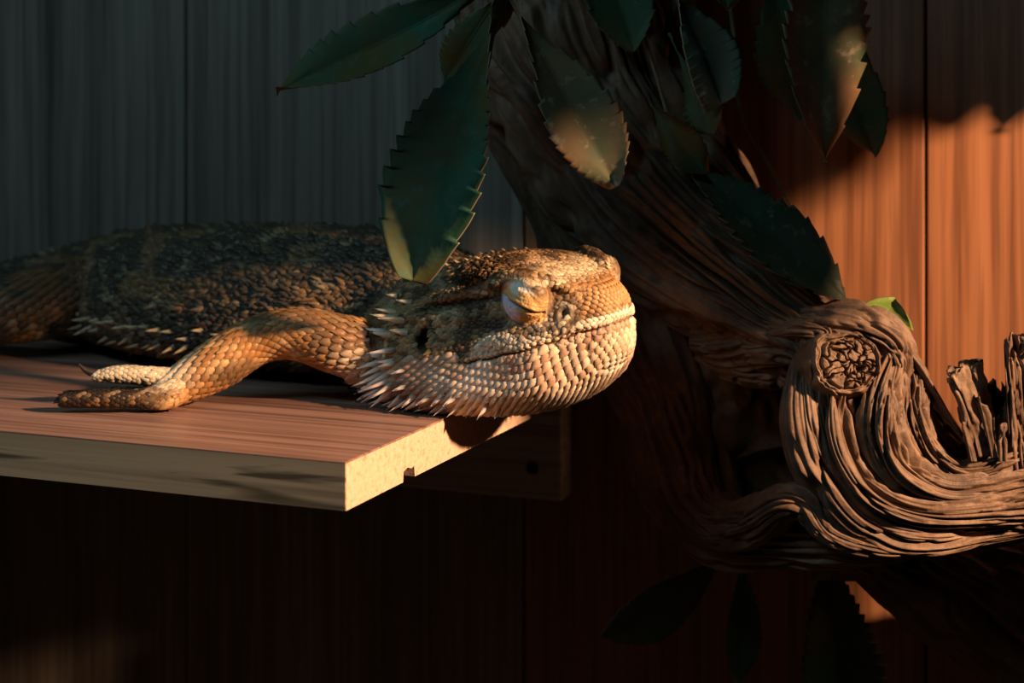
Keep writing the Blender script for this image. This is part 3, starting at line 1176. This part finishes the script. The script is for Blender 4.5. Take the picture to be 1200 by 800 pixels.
def wood_strand(rows, seed, n=220, m=170, cell=0.34, stretch=9.0, depth=1.0, squash=1.0, lump=0.25, twist=0.0):
    """rows: pixel x, pixel y, distance, radius in pixels; returns grid mesh"""
    A = np.array([[*px(x, y, d), r / FPX * d] for x, y, d, r in rows])
    Q = crom(A, n)
    C, rad = Q[:, :3], np.maximum(Q[:, 3], 0.03)
    Tn = unit(np.gradient(C, axis=0))
    # steady frame carried along the strand
    L = np.zeros_like(C)
    l = unit(np.cross([0, -1, 0.01], Tn[0]))
    for i in range(n):
        l = unit(l - Tn[i] * np.dot(l, Tn[i]))
        L[i] = l
    U = np.cross(Tn, L)
    s = np.r_[0, np.cumsum(np.linalg.norm(np.diff(C, axis=0), axis=1))]
    ph = np.linspace(0, 2 * math.pi, m, endpoint=False)
    rm = rad.mean()
    a = ph[None, :] + twist * (s / s[-1])[:, None]
    X = np.broadcast_to(rm * np.cos(a), (n, m)).ravel()
    Y = np.broadcast_to(rm * np.sin(a), (n, m)).ravel()
    Z = np.repeat(s, m)
    g = grooves(np.c_[X, Y, Z], seed, cell, stretch, depth).reshape(n, m)
    lm = (fbm(np.c_[X * 0.45, Y * 0.45, Z * 0.30], seed + 9, 2) - 0.5).reshape(n, m)
    rr = rad[:, None] * (1 + lump * 2 * lm) + g * np.minimum(1.0, rad / 0.7)[:, None]
    rr = np.maximum(rr, 0.02)
    G = C[:, None] + L[:, None] * (rr * np.cos(ph))[..., None] + U[:, None] * (rr * np.sin(ph) * squash)[..., None]
    return G


def add_wood(name, G, label=None):
    n, m = G.shape[:2]
    V = np.vstack([G.reshape(-1, 3), G[0].mean(0), G[-1].mean(0)])
    F = grid_faces(n, m)
    caps = [(n * m, (j + 1) % m, j, j) for j in range(m)] + [(n * m + 1, (n - 1) * m + j, (n - 1) * m + (j + 1) % m, (n - 1) * m + (j + 1) % m) for j in range(m)]
    tri = [(a, b, c) for a, b, c, _ in caps]
    me = mesh_from(name, V, [tuple(f) for f in F] + tri, M_DRIFT)
    bm = bmesh.new()
    bm.from_mesh(me)
    bmesh.ops.recalc_face_normals(bm, faces=bm.faces)
    bm.to_mesh(me)
    bm.free()
    return add(name, me, parent=drift, label=label)


# leaning trunk, its right-hand and left-hand flow
add_wood('trunk', wood_strand([(625, -190, 55.0, 140), (655, -60, 54.6, 140), (695, 80, 54.2, 132), (752, 200, 53.4, 118), (826, 292, 52.0, 98), (905, 362, 50.8, 72), (968, 402, 49.8, 54), (1010, 428, 49.2, 38), (1030, 440, 48.9, 10)], 1, 420, 360, 0.29, 12.0, 1.8, 1.0, 0.14, 0.5))
add_wood('root', wood_strand([(610, 20, 55.6, 60), (640, 130, 54.9, 74), (690, 260, 54.8, 78), (745, 370, 54.6, 78), (788, 470, 54.2, 70), (812, 560, 53.2, 58), (850, 618, 51.6, 42), (930, 632, 50.0, 38), (1030, 630, 49.4, 38), (1110, 634, 49.2, 10)], 21, 260, 190, 0.34, 11.0, 1.3, 1.0, 0.18))
# solid heart of the wood behind the hollow
add_wood('heartwood', wood_strand([(800, 250, 55.0, 70), (845, 350, 55.2, 104), (885, 450, 55.4, 112), (905, 540, 55.2, 100), (950, 610, 53.6, 66), (1040, 640, 51.5, 40)], 15, 120, 100, 0.40, 8.0, 1.2, 1.0, 0.25))
add_wood('heartwood', wood_strand([(985, 370, 52.2, 30), (1000, 440, 52.2, 62), (1010, 540, 52.2, 70), (1040, 620, 51.6, 36)], 17, 80, 80, 0.36, 8.0, 1.0, 1.0, 0.2))
add_wood('heartwood', wood_strand([(1046, 430, 51.4, 18), (1074, 484, 51.6, 36), (1112, 536, 51.6, 38), (1180, 550, 51.2, 38), (1260, 535, 50.6, 40)], 19, 100, 90, 0.3, 9.0, 1.0, 1.0, 0.15))
# limb that swings round below the knot
for q, (rows, sd, dep, cl) in enumerate((
        ([(985, 400, 49.8, 20), (990, 450, 49.6, 58), (995, 520, 49.5, 72), (1030, 585, 49.4, 62), (1110, 600, 49.3, 44), (1200, 586, 49.0, 52), (1320, 562, 48.4, 60), (1400, 562, 47.4, 60), (1470, 585, 46.4, 66)], 31, 1.5, 0.26),
        ([(950, 396, 49.0, 12), (946, 440, 48.8, 22), (952, 500, 48.4, 30), (974, 560, 48.1, 32), (1014, 608, 47.9, 27), (1085, 626, 47.9, 22), (1160, 618, 48.1, 16), (1230, 610, 48.2, 14)], 41, 1.55, 0.17),
        ([(985, 430, 48.5, 14), (978, 475, 48.2, 24), (986, 530, 47.9, 28), (1020, 578, 47.7, 28), (1085, 602, 47.8, 24), (1180, 596, 47.9, 28), (1300, 575, 47.9, 34)], 51, 1.55, 0.17),
        ([(1046, 420, 48.4, 14), (1034, 462, 48.1, 24), (1036, 512, 47.8, 29), (1058, 552, 47.7, 27), (1110, 577, 47.8, 22), (1190, 568, 47.9, 28), (1300, 545, 47.9, 38)], 61, 1.55, 0.17),
        ([(1062, 412, 48.9, 10), (1066, 450, 48.6, 23), (1070, 488, 48.4, 22), (1092, 530, 48.3, 16), (1130, 553, 48.2, 15), (1190, 540, 48.2, 22), (1270, 515, 48.2, 32)], 71, 1.4, 0.16))):
    add_wood('limb' if q == 0 else 'strand', wood_strand(rows, sd, 280, 170 if q == 0 else 150, cl, 14.0, dep, 1.0, 0.10))
# rim of the hollow
add_wood('rim', wood_strand([(818, 420, 53.8, 26), (802, 490, 53.6, 36), (806, 560, 52.8, 38), (834, 606, 51.4, 36), (880, 612, 49.8, 32), (920, 590, 48.6, 24), (945, 594, 48.2, 24), (972, 624, 47.9, 20), (1030, 641, 47.8, 15), (1090, 642, 47.9, 6)], 81, 250, 120, 0.18, 12.0, 1.0, 1.0, 0.22))
# brow over the hollow: several overlapping ropes of grain
for rows, sd in (([(820, 400, 51.6, 20), (858, 404, 50.8, 30), (900, 398, 50.0, 36), (938, 404, 49.3, 32), (958, 430, 49.0, 22), (958, 462, 49.0, 6)], 91),
                 ([(850, 372, 51.0, 16), (892, 378, 50.2, 24), (930, 388, 49.4, 24), (950, 412, 48.9, 18), (956, 440, 48.7, 8)], 93),
                 ([(850, 430, 51.2, 14), (885, 432, 50.6, 22), (918, 436, 50.2, 22), (938, 450, 50.2, 14), (950, 462, 50.3, 5)], 95)):
    add_wood('brow', wood_strand(rows, sd, 160, 120, 0.15, 8.0, 1.0, 1.0, 0.30))
for rows, sd in (([(915, 372, 49.8, 10), (955, 374, 49.0, 20), (1000, 380, 48.6, 24), (1036, 396, 48.5, 22), (1054, 424, 48.5, 18), (1050, 452, 48.4, 7)], 101),
                 ([(905, 388, 49.4, 10), (940, 384, 48.8, 18), (972, 392, 48.4, 18), (962, 420, 48.2, 14), (956, 450, 48.3, 7)], 103),
                 ([(985, 366, 49.4, 6), (1012, 372, 48.9, 14), (1040, 388, 48.6, 15), (1060, 414, 48.6, 15), (1070, 440, 48.6, 8)], 105)):
    add_wood('ridge', wood_strand(rows, sd, 160, 120, 0.15, 7.0, 1.1, 1.0, 0.40))
# wood going on below and to the right, deep in shade
add_wood('buttress', wood_strand([(990, 636, 51.5, 30), (1095, 686, 52.6, 60), (1200, 765, 52.4, 70), (1290, 860, 51.8, 74), (1380, 1000, 50.8, 78)], 111, 90, 70, 0.36, 9.0, 0.9))
add_wood('buttress', wood_strand([(1080, 640, 51.2, 25), (1180, 680, 52.2, 64), (1290, 740, 51.8, 74), (1400, 820, 50.8, 78), (1500, 940, 49.5, 80)], 113, 90, 70, 0.36, 9.0, 0.9))

# ---- the knot: a cracked disc in a raised collar
nr, na = 70, 220
rr = np.linspace(0.0, 1.5, nr)
aa = np.linspace(0, 2 * math.pi, na, endpoint=False)
Rg, Ag = np.meshgrid(rr, aa, indexing='ij')
kx, ky = Rg * np.cos(Ag), Rg * np.sin(Ag)
rk = np.random.RandomState(4)
seeds = []
while len(seeds) < 34:
    c = rk.uniform(-1.0, 1.0, 2)
    if np.hypot(*c) < 0.98 and all(np.hypot(*(c - s_)) > 0.12 for s_ in seeds):
        seeds.append(c)
seeds = np.array(seeds)
wx = kx + 0.34 * (fbm(np.c_[kx.ravel() * 4, ky.ravel() * 4, 0 * kx.ravel()], 2, 2).reshape(kx.shape) - 0.5)
wy = ky + 0.34 * (fbm(np.c_[kx.ravel() * 4, ky.ravel() * 4, 0 * kx.ravel() + 9], 2, 2).reshape(kx.shape) - 0.5)
dd = np.sort(np.hypot(wx[..., None] - seeds[:, 0], wy[..., None] - seeds[:, 1]), axis=-1)
cell = dd[..., 1] - dd[..., 0]
Aw = Ag + 0.5 * (fbm(np.c_[kx.ravel() * 2.5, ky.ravel() * 2.5, 0 * kx.ravel() + 2], 13, 2).reshape(kx.shape) - 0.5)
rays = np.abs((Aw * 11 / (2 * math.pi)) % 1.0 - 0.5) * 2
spoke = (1 - sstep(0.0, 0.09, (1 - rays) * np.maximum(Rg, 0.15))) * sstep(0.12, 0.25, Rg) * (noise(np.c_[np.floor(Aw.ravel() * 11 / (2 * math.pi) + 0.5) * 3.7, Rg.ravel() * 2, 0 * Rg.ravel()], 5).reshape(kx.shape) > 0.42)
hgt = 0.16 - 0.10 * Rg ** 2 - (0.30 * (1 - sstep(0.0, 0.09, cell)) + 0.34 * spoke) * (Rg < 0.93)
hgt = np.where(Rg < 0.93, hgt + 0.05 * (fbm(np.c_[kx.ravel() * 9, ky.ravel() * 9, 0 * kx.ravel()], 8, 2).reshape(kx.shape) - 0.5), 0)
ringn = fbm(np.c_[kx.ravel() * 3, ky.ravel() * 3, 0 * kx.ravel() + 4], 6, 2).reshape(kx.shape) - 0.5
furrow = noise(np.c_[Rg.ravel() * 9 + 1.2 * ringn.ravel(), np.cos(Ag).ravel() * 1.3, np.sin(Ag).ravel() * 1.3], 44).reshape(kx.shape)
collar = 0.07 * gauss(Rg - 1.10, 0.09) - 0.18 * gauss(Rg - 0.96, 0.04) - 0.16 * sstep(0.55, 1.0, 1 - np.abs(2 * furrow - 1)) * (Rg > 1.0)
hgt = hgt + collar + 0.30 * ringn * (Rg > 0.95) - 1.0 * sstep(1.05, 1.6, Rg)
hgt -= 0.35 * gauss(np.hypot(kx - 0.28, (ky + 0.22) * 1.6), 0.16)       # the deepest split
out_r = 1 + 0.16 * (fbm(np.c_[np.cos(Ag).ravel() * 1.5, np.sin(Ag).ravel() * 1.5, 0 * Ag.ravel() + 3], 52, 2).reshape(kx.shape) - 0.5) * sstep(0.3, 1.0, Rg) * 2
kx, ky = kx * out_r, ky * out_r
kc = px(996, 425, 47.80)
kn = unit(np.array([0.10, -1.0, 0.22]))
kl = unit(np.cross(kn, [0, 0, 1]))
kl = -kl if kl[0] < 0 else kl
kv = unit(np.cross(kl, kn))
kv = -kv if kv[2] < 0 else kv
KR = 0.80
G = kc + kl * (kx * KR * 1.05)[..., None] + kv * (ky * KR * 0.92)[..., None] + kn * (hgt * KR)[..., None]
me = mesh_from('knot', G.reshape(-1, 3), grid_faces(nr, na), M_DRIFT)
add('knot', me, parent=drift, label='round cracked knot with a raised collar')

# ---- the broken stump: a hollow, splintered shell of upright slabs
def slab(cx, cy, d, w, hgt_px, lean, thick, seed, turn=0.0):
    """upright splintered piece; cx, cy pixel of its foot, w and height in pixels"""
    n, m = 60, 22
    k = d / FPX
    t = np.linspace(0, 1, n)[:, None]
    ph = np.linspace(0, 2 * math.pi, m * 2, endpoint=False)[None, :]
    wv = w * k * 0.5 * (1 - 0.12 * t + 0.25 * (noise(np.c_[t * 4, 0 * t, 0 * t + seed], seed)[:, None] - 0.5)) * np.sqrt(np.clip((1.02 - t) * 14, 0, 1))
    X = np.sign(np.cos(ph)) * np.abs(np.cos(ph)) ** 0.6 * wv
    Y = np.sign(np.sin(ph)) * np.abs(np.sin(ph)) ** 0.6 * thick * 0.5 * (1 - 0.1 * t) * np.sqrt(np.clip((1.02 - t) * 14, 0, 1))
    H = hgt_px * k
    ragged = (noise(np.c_[(X + 0 * t).ravel() * 5, (Y + 0 * t).ravel() * 3, np.full(X.size, seed)], seed) - 0.5).reshape(X.shape)
    Z = t * H + np.round(ragged * 5) / 5 * sstep(0.6, 0.98, t) * H * 0.30
    q = np.c_[X.ravel() * 1.0, (Y + 0 * t).ravel(), Z.ravel()]
    g = grooves(q, seed, 0.20, 7.0, 0.9).reshape(X.shape)
    f = 1 + g / np.maximum(np.hypot(X, Y), 0.12)
    X, Y = X * np.clip(f, 0.35, 1.5), Y * np.clip(f, 0.35, 1.5)
    X2 = X * math.cos(turn) - Y * math.sin(turn) + lean * t * H
    Y2 = X * math.sin(turn) + Y * math.cos(turn)
    base = px(cx, cy, d)
    return base + np.stack([X2, Y2, Z], -1)


def stump(cx, cy, d, rad, seed):
    """hollow shell broken off raggedly, low in front on the left, high on the right"""
    k = d / FPX
    m, n = 260, 70
    th = np.linspace(0, 2 * math.pi, m, endpoint=False)
    deg_ = np.degrees(th)
    top = np.interp(deg_, [0, 30, 60, 150, 168, 198, 206, 212, 236, 240, 250, 254, 275, 279, 300, 304, 330, 360],
                    [120, 80, 66, 86, 106, 104, 92, 62, 50, 74, 66, 128, 146, 138, 140, 150, 128, 120])
    cx_, sy_ = np.cos(th), np.sin(th)
    rag = noise(np.c_[cx_ * 9, sy_ * 9, 0 * th], seed) - 0.5
    rag2 = noise(np.c_[cx_ * 22, sy_ * 22, 0 * th + 5], seed + 1) - 0.5
    top = (top + np.round(rag * 6) / 6 * 22 + rag2 * 8) * k
    t = np.linspace(0, 1, n)[:, None]
    Z = t * top[None] - 0.5 * (1 - t)
    q = np.c_[(rad * 1.6 * cx_[None] + 0 * t).ravel(), (rad * 1.6 * sy_[None] + 0 * t).ravel(), Z.ravel()]
    g = grooves(q, seed, 0.17, 7.0, 1.0).reshape(n, m)
    chunk = np.round((noise(np.c_[q[:, :2] * 2.2, q[:, 2] * 0.8], seed + 4).reshape(n, m) - 0.5) * 5) / 5
    ro = rad * (1.12 - 0.14 * t) + g * 1.3 + 0.30 * chunk
    ri = rad * (0.66 + 0.10 * t) + 0.5 * g
    ri = np.minimum(ri, ro - 0.12)
    base = px(cx, cy, d)
    lean = -0.10

    def surf(r, z):
        return base + np.stack([r * cx_[None] + lean * z, r * sy_[None] * 0.9, z], -1)
    return np.vstack([surf(ro, Z), surf(ri[::-1], Z[::-1] - 0.03)])


add_wood('stump', stump(1190, 532, 49.0, 1.22, 140), label='broken hollow stump with a ragged rim')
for i, (cx, cy, d, w, hp, ln, th, turn) in enumerate(((1150, 534, 47.9, 28, 110, -0.28, 0.40, 0.35), (1164, 536, 47.7, 15, 74, -0.22, 0.30, 0.2), (1140, 540, 47.7, 14, 46, -0.25, 0.26, 0.3), (1176, 540, 47.6, 12, 40, 0.0, 0.26, -0.2))):
    add_wood('splinter', slab(cx, cy, d, w, hp, ln, th, 320 + 7 * i, turn))
# the long flake behind the limb
fl = np.array([px(1034, 392, 48.7), px(1062, 420, 48.7), px(1092, 462, 48.6), px(1128, 513, 48.5)])
G = tube_grid(fl, [0.16, 0.60, 0.46, 0.02], [0.06, 0.12, 0.10, 0.01], 40, 24, (0.75, 0.3, 0.9))
add_wood('flake', G)

# unseen wood added right of the frame to shade the lower wall
add_wood('upright', wood_strand([(1550, 990, 42.8, 118), (1535, 800, 42.8, 120), (1515, 620, 43.0, 118), (1510, 500, 44.2, 84), (1505, 400, 45.0, 62), (1500, 300, 45.2, 46), (1498, 250, 45.2, 24), (1498, 235, 45.2, 5)], 151, 90, 70, 0.36, 9.0, 0.9))

# ================================================================ leaves
def leaf_mat(name, green, dust, brown, amt=0.5):
    m = NT(name)
    v = m.coords((1, 1, 1))
    a = m.tex(v, 45.0, 3.0, 0.6)
    b = m.tex(v, 230.0, 4.0, 0.65)
    c = m.ramp(a, [(0.3, tuple(0.7 * x for x in green)), (0.7, green)])
    c = m.mix(m.ramp(m.tex(v, 32.0, 3.0, 0.6, 0.5), [(0.5 - 0.25 * amt, (0, 0, 0)), (0.62, (1, 1, 1))]), c, brown)
    c = m.mix(m.ramp(b, [(0.56, (0, 0, 0)), (0.70, (1, 1, 1))]), c, dust)
    m.l(c, m.b.inputs['Base Color'])
    m.b.inputs['Roughness'].default_value = 0.6
    m.b.inputs['Specular IOR Level'].default_value = 0.12
    m.bump(b, 0.4, 0.0005)
    return m.m


ML = {'deep': leaf_mat('leaf_deep_green', (0.028, 0.085, 0.052), (0.045, 0.085, 0.06), (0.070, 0.055, 0.018), 0.5),
      'worn': leaf_mat('leaf_worn_green', (0.055, 0.095, 0.055), (0.26, 0.22, 0.17), (0.21, 0.115, 0.06), 0.8),
      'dim': leaf_mat('leaf_dim_green', (0.032, 0.062, 0.036), (0.13, 0.125, 0.10), (0.06, 0.05, 0.03), 0.4),
      'fresh': leaf_mat('leaf_fresh_green', (0.13, 0.19, 0.035), (0.22, 0.24, 0.1), (0.17, 0.18, 0.04), 0.3)}


def leaf_geom(base, tip, width, face, fold=0.25, sag=0.4, curl=0.15, seed=0, teeth=11, widest=0.62, n=132, m=9):
    """serrated lanceolate blade; base, tip in cm; face = direction the upper side looks"""
    base, tip = np.asarray(base, float), np.asarray(tip, float)
    ax = unit(tip - base)
    Ln = np.linalg.norm(tip - base)
    face = unit(face - ax * np.dot(face, ax))
    side = np.cross(ax, face)
    t = np.linspace(0, 1, n)
    p = math.log(0.5) / math.log(widest)
    prof = np.sin(math.pi * t ** p) ** 0.85 * 0.5 * width
    prof = np.maximum(prof, 0.03 * width * (1 - t) + 0.004)
    saw = (t * teeth * 1.35 * (1 + 0.15 * np.sin(5 * t + seed))) % 1.0
    us = np.linspace(-1, 1, 2 * m + 1)
    V = np.zeros((n, 2 * m + 1, 3))
    wob = 0.06 * width * (fbm(np.c_[t * 3, 0 * t, 0 * t + seed], seed, 2) - 0.5)
    for j, u in enumerate(us):
        e = abs(u)
        notch = 1 - (0.15 * saw * (0.6 + 0.8 * noise(np.c_[t * 5, 0 * t + np.sign(u) * 7, 0 * t + seed], seed + 8))) * sstep(0.62, 1.0, e)
        jag = 1 + 0.05 * (noise(np.c_[t * 22, 0 * t + np.sign(u) * 5, 0 * t + seed], seed + 3) - 0.5) * e
        w = prof * u * notch * jag
        along = t * Ln + 0.030 * Ln * e * e * (0.35 + saw * sstep(0.7, 1.0, e) * 0.6) * (1 - t ** 2)
        vein = 0.008 * width * np.abs(np.sin(math.pi * (t * teeth - 0.9 * e))) ** 0.5 * sstep(0.03, 0.2, e) * (1 - 0.5 * e)
        up = fold * np.abs(w) - sag * Ln * 0.25 * (2 * t - 1) ** 2 + curl * width * np.sin(3 * t + seed) * u * e + vein * 0.9
        rip = 0.05 * width * (fbm(np.c_[t * 7, 0 * t + u * 1.5, 0 * t + seed], seed + 6, 2) - 0.5) * e
        V[:, j] = base + ax * along[:, None] + side * (w + wob)[:, None] + face * (up + rip)[:, None]
    k = 2 * m + 1
    off = face * 0.022
    top = V.reshape(-1, 3) + off
    bot = V.reshape(-1, 3) - off
    Fq = grid_faces(n, k, False)
    nb = n * k
    F = [tuple(f) for f in Fq] + [tuple(int(i) + nb for i in f[::-1]) for f in Fq]
    rim = [i * k for i in range(n)] + [(n - 1) * k + j for j in range(1, k)] + [i * k + k - 1 for i in range(n - 2, -1, -1)] + [j for j in range(k - 2, 0, -1)]
    for a, b in zip(rim, rim[1:] + rim[:1]):
        F.append((a, b, b + nb, a + nb))
    mid = V[:, m]
    return np.vstack([top, bot]), F, mid - face * 0.01, face


M_RIM = plain('leaf_dry_rim', (0.20, 0.16, 0.10), 0.7)


def n_of(kw):
    return kw.get('n', 132)


def add_leaf(sprig, base, tip, width_px, face=(0, -1, 0.1), mat='deep', **kw):
    b, t = px(*base), px(*tip)
    d = 0.5 * (base[2] + tip[2])
    v, f, mid, fc = leaf_geom(b, t, width_px / FPX * d, np.array(face, float), **kw)
    me = mesh_from('leaf', v, f, ML[mat])
    me.materials.append(M_RIM)
    nq = 2 * (n_of(kw) - 1) * 18
    me.polygons.foreach_set('material_index', (np.arange(len(me.polygons)) >= nq).astype(np.int32))
    bm = bmesh.new()
    bm.from_mesh(me)
    bmesh.ops.recalc_face_normals(bm, faces=bm.faces)
    bm.to_mesh(me)
    bm.free()
    o = add('leaf', me, parent=sprig)
    W = width_px / FPX * d
    r = np.linspace(0.030, 0.008, 8) * min(1.5, W)
    G = tube_grid(mid[::18][:8] + fc * 0.02, r[:len(mid[::18][:8])], None, 40, 8, (0.3, -1, 0.2))
    vv, ff = loft(G)
    rb = add('midrib', mesh_from('midrib', vv, ff, ML[mat]), parent=sprig)
    rb.parent = o
    rb.matrix_parent_inverse = Matrix()
    return o


def stem(sprig, pts, r0, r1, mat='deep'):
    P = np.array([px(*p) for p in pts])
    G = tube_grid(P, np.linspace(r0, r1, len(P)), None, 40, 10, (0.2, -1, 0.3))
    v, f = loft(G)
    return add('stem', mesh_from('stem', v, f, ML[mat]), parent=sprig)


sp1 = thing('leaf_sprig', px(592, -40, 47.6), 'drooping sprig of dark green toothed leaves hanging over the lizard', 'plant')
stem(sp1, [(592, -8, 47.7), (600, -50, 47.9), (640, -150, 48.6)], 0.10, 0.14)
add_leaf(sp1, (574, -14, 47.4), (324, 111, 45.6), 84, (0.25, -0.8, 0.55), 'deep', fold=0.35, sag=-0.15, seed=2, teeth=9, widest=0.60)
add_leaf(sp1, (591, -6, 47.5), (479, 328, 46.4), 150, (-0.80, -0.75, 0.0), 'deep', fold=0.22, sag=0.10, seed=5, teeth=12, widest=0.60)
add_leaf(sp1, (596, -8, 47.5), (722, 219, 47.0), 92, (0.35, -1.0, 0.15), 'worn', fold=0.30, sag=0.12, seed=8, teeth=12, widest=0.66)
add_leaf(sp1, (585, -8, 48.2), (520, 96, 49.8), 60, (0.1, -1.0, 0.1), 'deep', fold=0.2, sag=0.1, seed=9, teeth=8)

sp2 = thing('leaf_sprig', px(965, -60, 51), 'worn dusty leaves hanging in front of the lit wood wall, plus unseen leaves added to block the lamp', 'plant')
stem(sp2, [(955, -70, 50.6), (940, -120, 51), (900, -190, 52)], 0.10, 0.13)
add_leaf(sp2, (966, -150, 50.5), (967, 190, 50.0), 118, (0.15, -1.0, 0.05), 'worn', fold=0.14, sag=0.06, seed=12, teeth=15, widest=0.55)
add_leaf(sp2, (948, -60, 52.5), (1026, 182, 54.5), 70, (-0.2, -1.0, 0.1), 'deep', fold=0.25, sag=0.05, seed=14, teeth=10, widest=0.7)
add_leaf(sp2, (905, -40, 53.0), (935, 140, 55.0), 80, (-0.2, -1.0, 0.1), 'deep', fold=0.25, sag=0.05, seed=15, teeth=10, widest=0.6)

sp3 = thing('leaf_sprig', px(800, -60, 50), 'curled dark leaves hanging against the leaning driftwood trunk', 'plant')
stem(sp3, [(845, -60, 50.5), (860, 40, 50.5), (868, 130, 50.6), (905, 200, 50.8), (932, 252, 51.2)], 0.075, 0.045, 'worn')
stem(sp3, [(730, -60, 50.2), (752, 30, 50.3), (775, 110, 50.2), (790, 165, 49.9)], 0.07, 0.04, 'worn')
add_leaf(sp3, (772, -40, 49.4), (852, 119, 48.6), 52, (0.8, -0.7, 0.2), 'dim', fold=0.5, sag=0.2, curl=0.5, seed=21, teeth=8)
add_leaf(sp3, (785, 40, 50.2), (838, 158, 49.4), 56, (-0.3, -1.0, 0.1), 'deep', fold=0.3, sag=-0.2, curl=0.4, seed=22, teeth=8, widest=0.75)
add_leaf(sp3, (760, 120, 50.0), (828, 205, 49.4), 50, (-0.3, -1.0, 0.3), 'deep', fold=0.3, sag=0.2, curl=0.4, seed=23, teeth=8)
add_leaf(sp3, (850, -90, 50.4), (853, 11, 49.8), 40, (0, -1.0, 0.2), 'deep', fold=0.2, sag=0.1, seed=24, teeth=7, widest=0.75)
add_leaf(sp3, (805, 190, 49.6), (995, 351, 48.6), 96, (-0.15, -0.8, 0.5), 'dim', fold=0.22, sag=0.10, seed=25, teeth=12, widest=0.55)
add_leaf(sp3, (690, -120, 51.0), (745, 60, 50.0), 90, (0.1, -1.0, 0.1), 'deep', fold=0.25, sag=0.10, seed=26, teeth=10)

sp4 = thing('leaf_sprig', px(1000, 420, 52), 'bright green leaf tip peeping from behind the driftwood knot', 'plant')
add_leaf(sp4, (1000, 440, 50.8), (1050, 350, 50.2), 66, (0.2, -1.0, 0.1), 'fresh', fold=0.2, sag=0.05, seed=31, teeth=6, widest=0.7)

sp5 = thing('leaf_sprig', px(850, 640, 53), 'shadowed leaves drooping beneath the driftwood', 'plant')
add_leaf(sp5, (846, 660, 54.6), (706, 748, 54.0), 80, (-0.3, -0.6, -0.7), 'deep', fold=0.25, sag=0.10, seed=41, teeth=10)
add_leaf(sp5, (872, 655, 54.6), (866, 805, 54.6), 46, (0.2, -1.0, 0.2), 'deep', fold=0.25, sag=0.10, seed=42, teeth=10)
add_leaf(sp5, (968, 636, 54.8), (996, 880, 54.4), 112, (0.1, -1.0, 0.2), 'deep', fold=0.25, sag=0.10, seed=43, teeth=12)

# unseen leaves added right of the frame to keep the lamp off wall and trunk
rl = np.random.RandomState(77)


def shade_leaf(b, t, w, face, k):
    v, f, mid, fc = leaf_geom(np.array(b, float), np.array(t, float), w, np.array(face, float), seed=100 + k, teeth=11, n=60, m=4)
    add('leaf', mesh_from('leaf', v, f, ML['deep']), parent=sp2)  # out of view, added only to block lamp light


LP = np.array(LAMP) / S
# lower edge of the added leaves, set along the lamp's rays
edge = np.array([[-16, 47.5, 1.6], [-12, 48, 1.8], [-6.8, 49.5, 3.1], [-10, 53.5, 1.6], [-2.2, 49.0, 4.9], [0.5, 48.0, 5.2], [0.8, 46.6, 8.2], [1.8, 47.0, 8.4], [2.6, 47.5, 8.0], [3.2, 48.5, 4.7], [4.0, 50.2, 0.2], [5.5, 50.5, -1.0], [8.3, 49.3, 5.4], [9.2, 49.6, 10.0], [9.2, 50.6, 10.6], [8.0, 52.5, 9.6], [7.0, 60.0, 2.5], [10, 59, 5.0], [13, 58, 7.3], [17, 56.5, 8.8]])
te = (20.0 - edge[:, 0]) / (LP[0] - edge[:, 0])
ed, ez = edge[:, 1] + te * (LP[1] - edge[:, 1]), edge[:, 2] + te * (LP[2] - edge[:, 2])
od = np.argsort(ed)
ed, ez = ed[od], ez[od]
k = 0
for d0 in np.arange(ed[0] - 0.8, ed[-1] + 1.6, 0.66):
    low = np.interp(d0, ed, ez) - 0.1
    if 38.8 < d0 < 42.0:
        low = max(low, 14.7)
    far = np.interp(d0, [ed[-3] - 1.0, ed[-3] + 1.0], [0, 1])
    jit = 0.15 + 1.6 * far
    for q in range(3):
        if far > 0.5 and (k * 7 + q * 3) % 5 > 1:
            k += 1
            continue
        x = 19.0 + 2.2 * q + rl.uniform(-0.7, 0.7)
        d = d0 + (x - 20.0) * (LP[1] - 47.5) / (LP[0] - 1)
        lw = low + (x - 20.0) * (LP[2] - 3) / (LP[0] - 1) + rl.uniform(-jit, jit)
        shade_leaf((x + rl.uniform(-1, 1), d + rl.uniform(-0.5, 0.5), lw + rl.uniform(8.5, 10.5)), (x, d, lw), rl.uniform(2.3, 2.9), np.array([1.0, -0.6, 0.3]) + 0.2 * rl.randn(3), k)
        k += 1
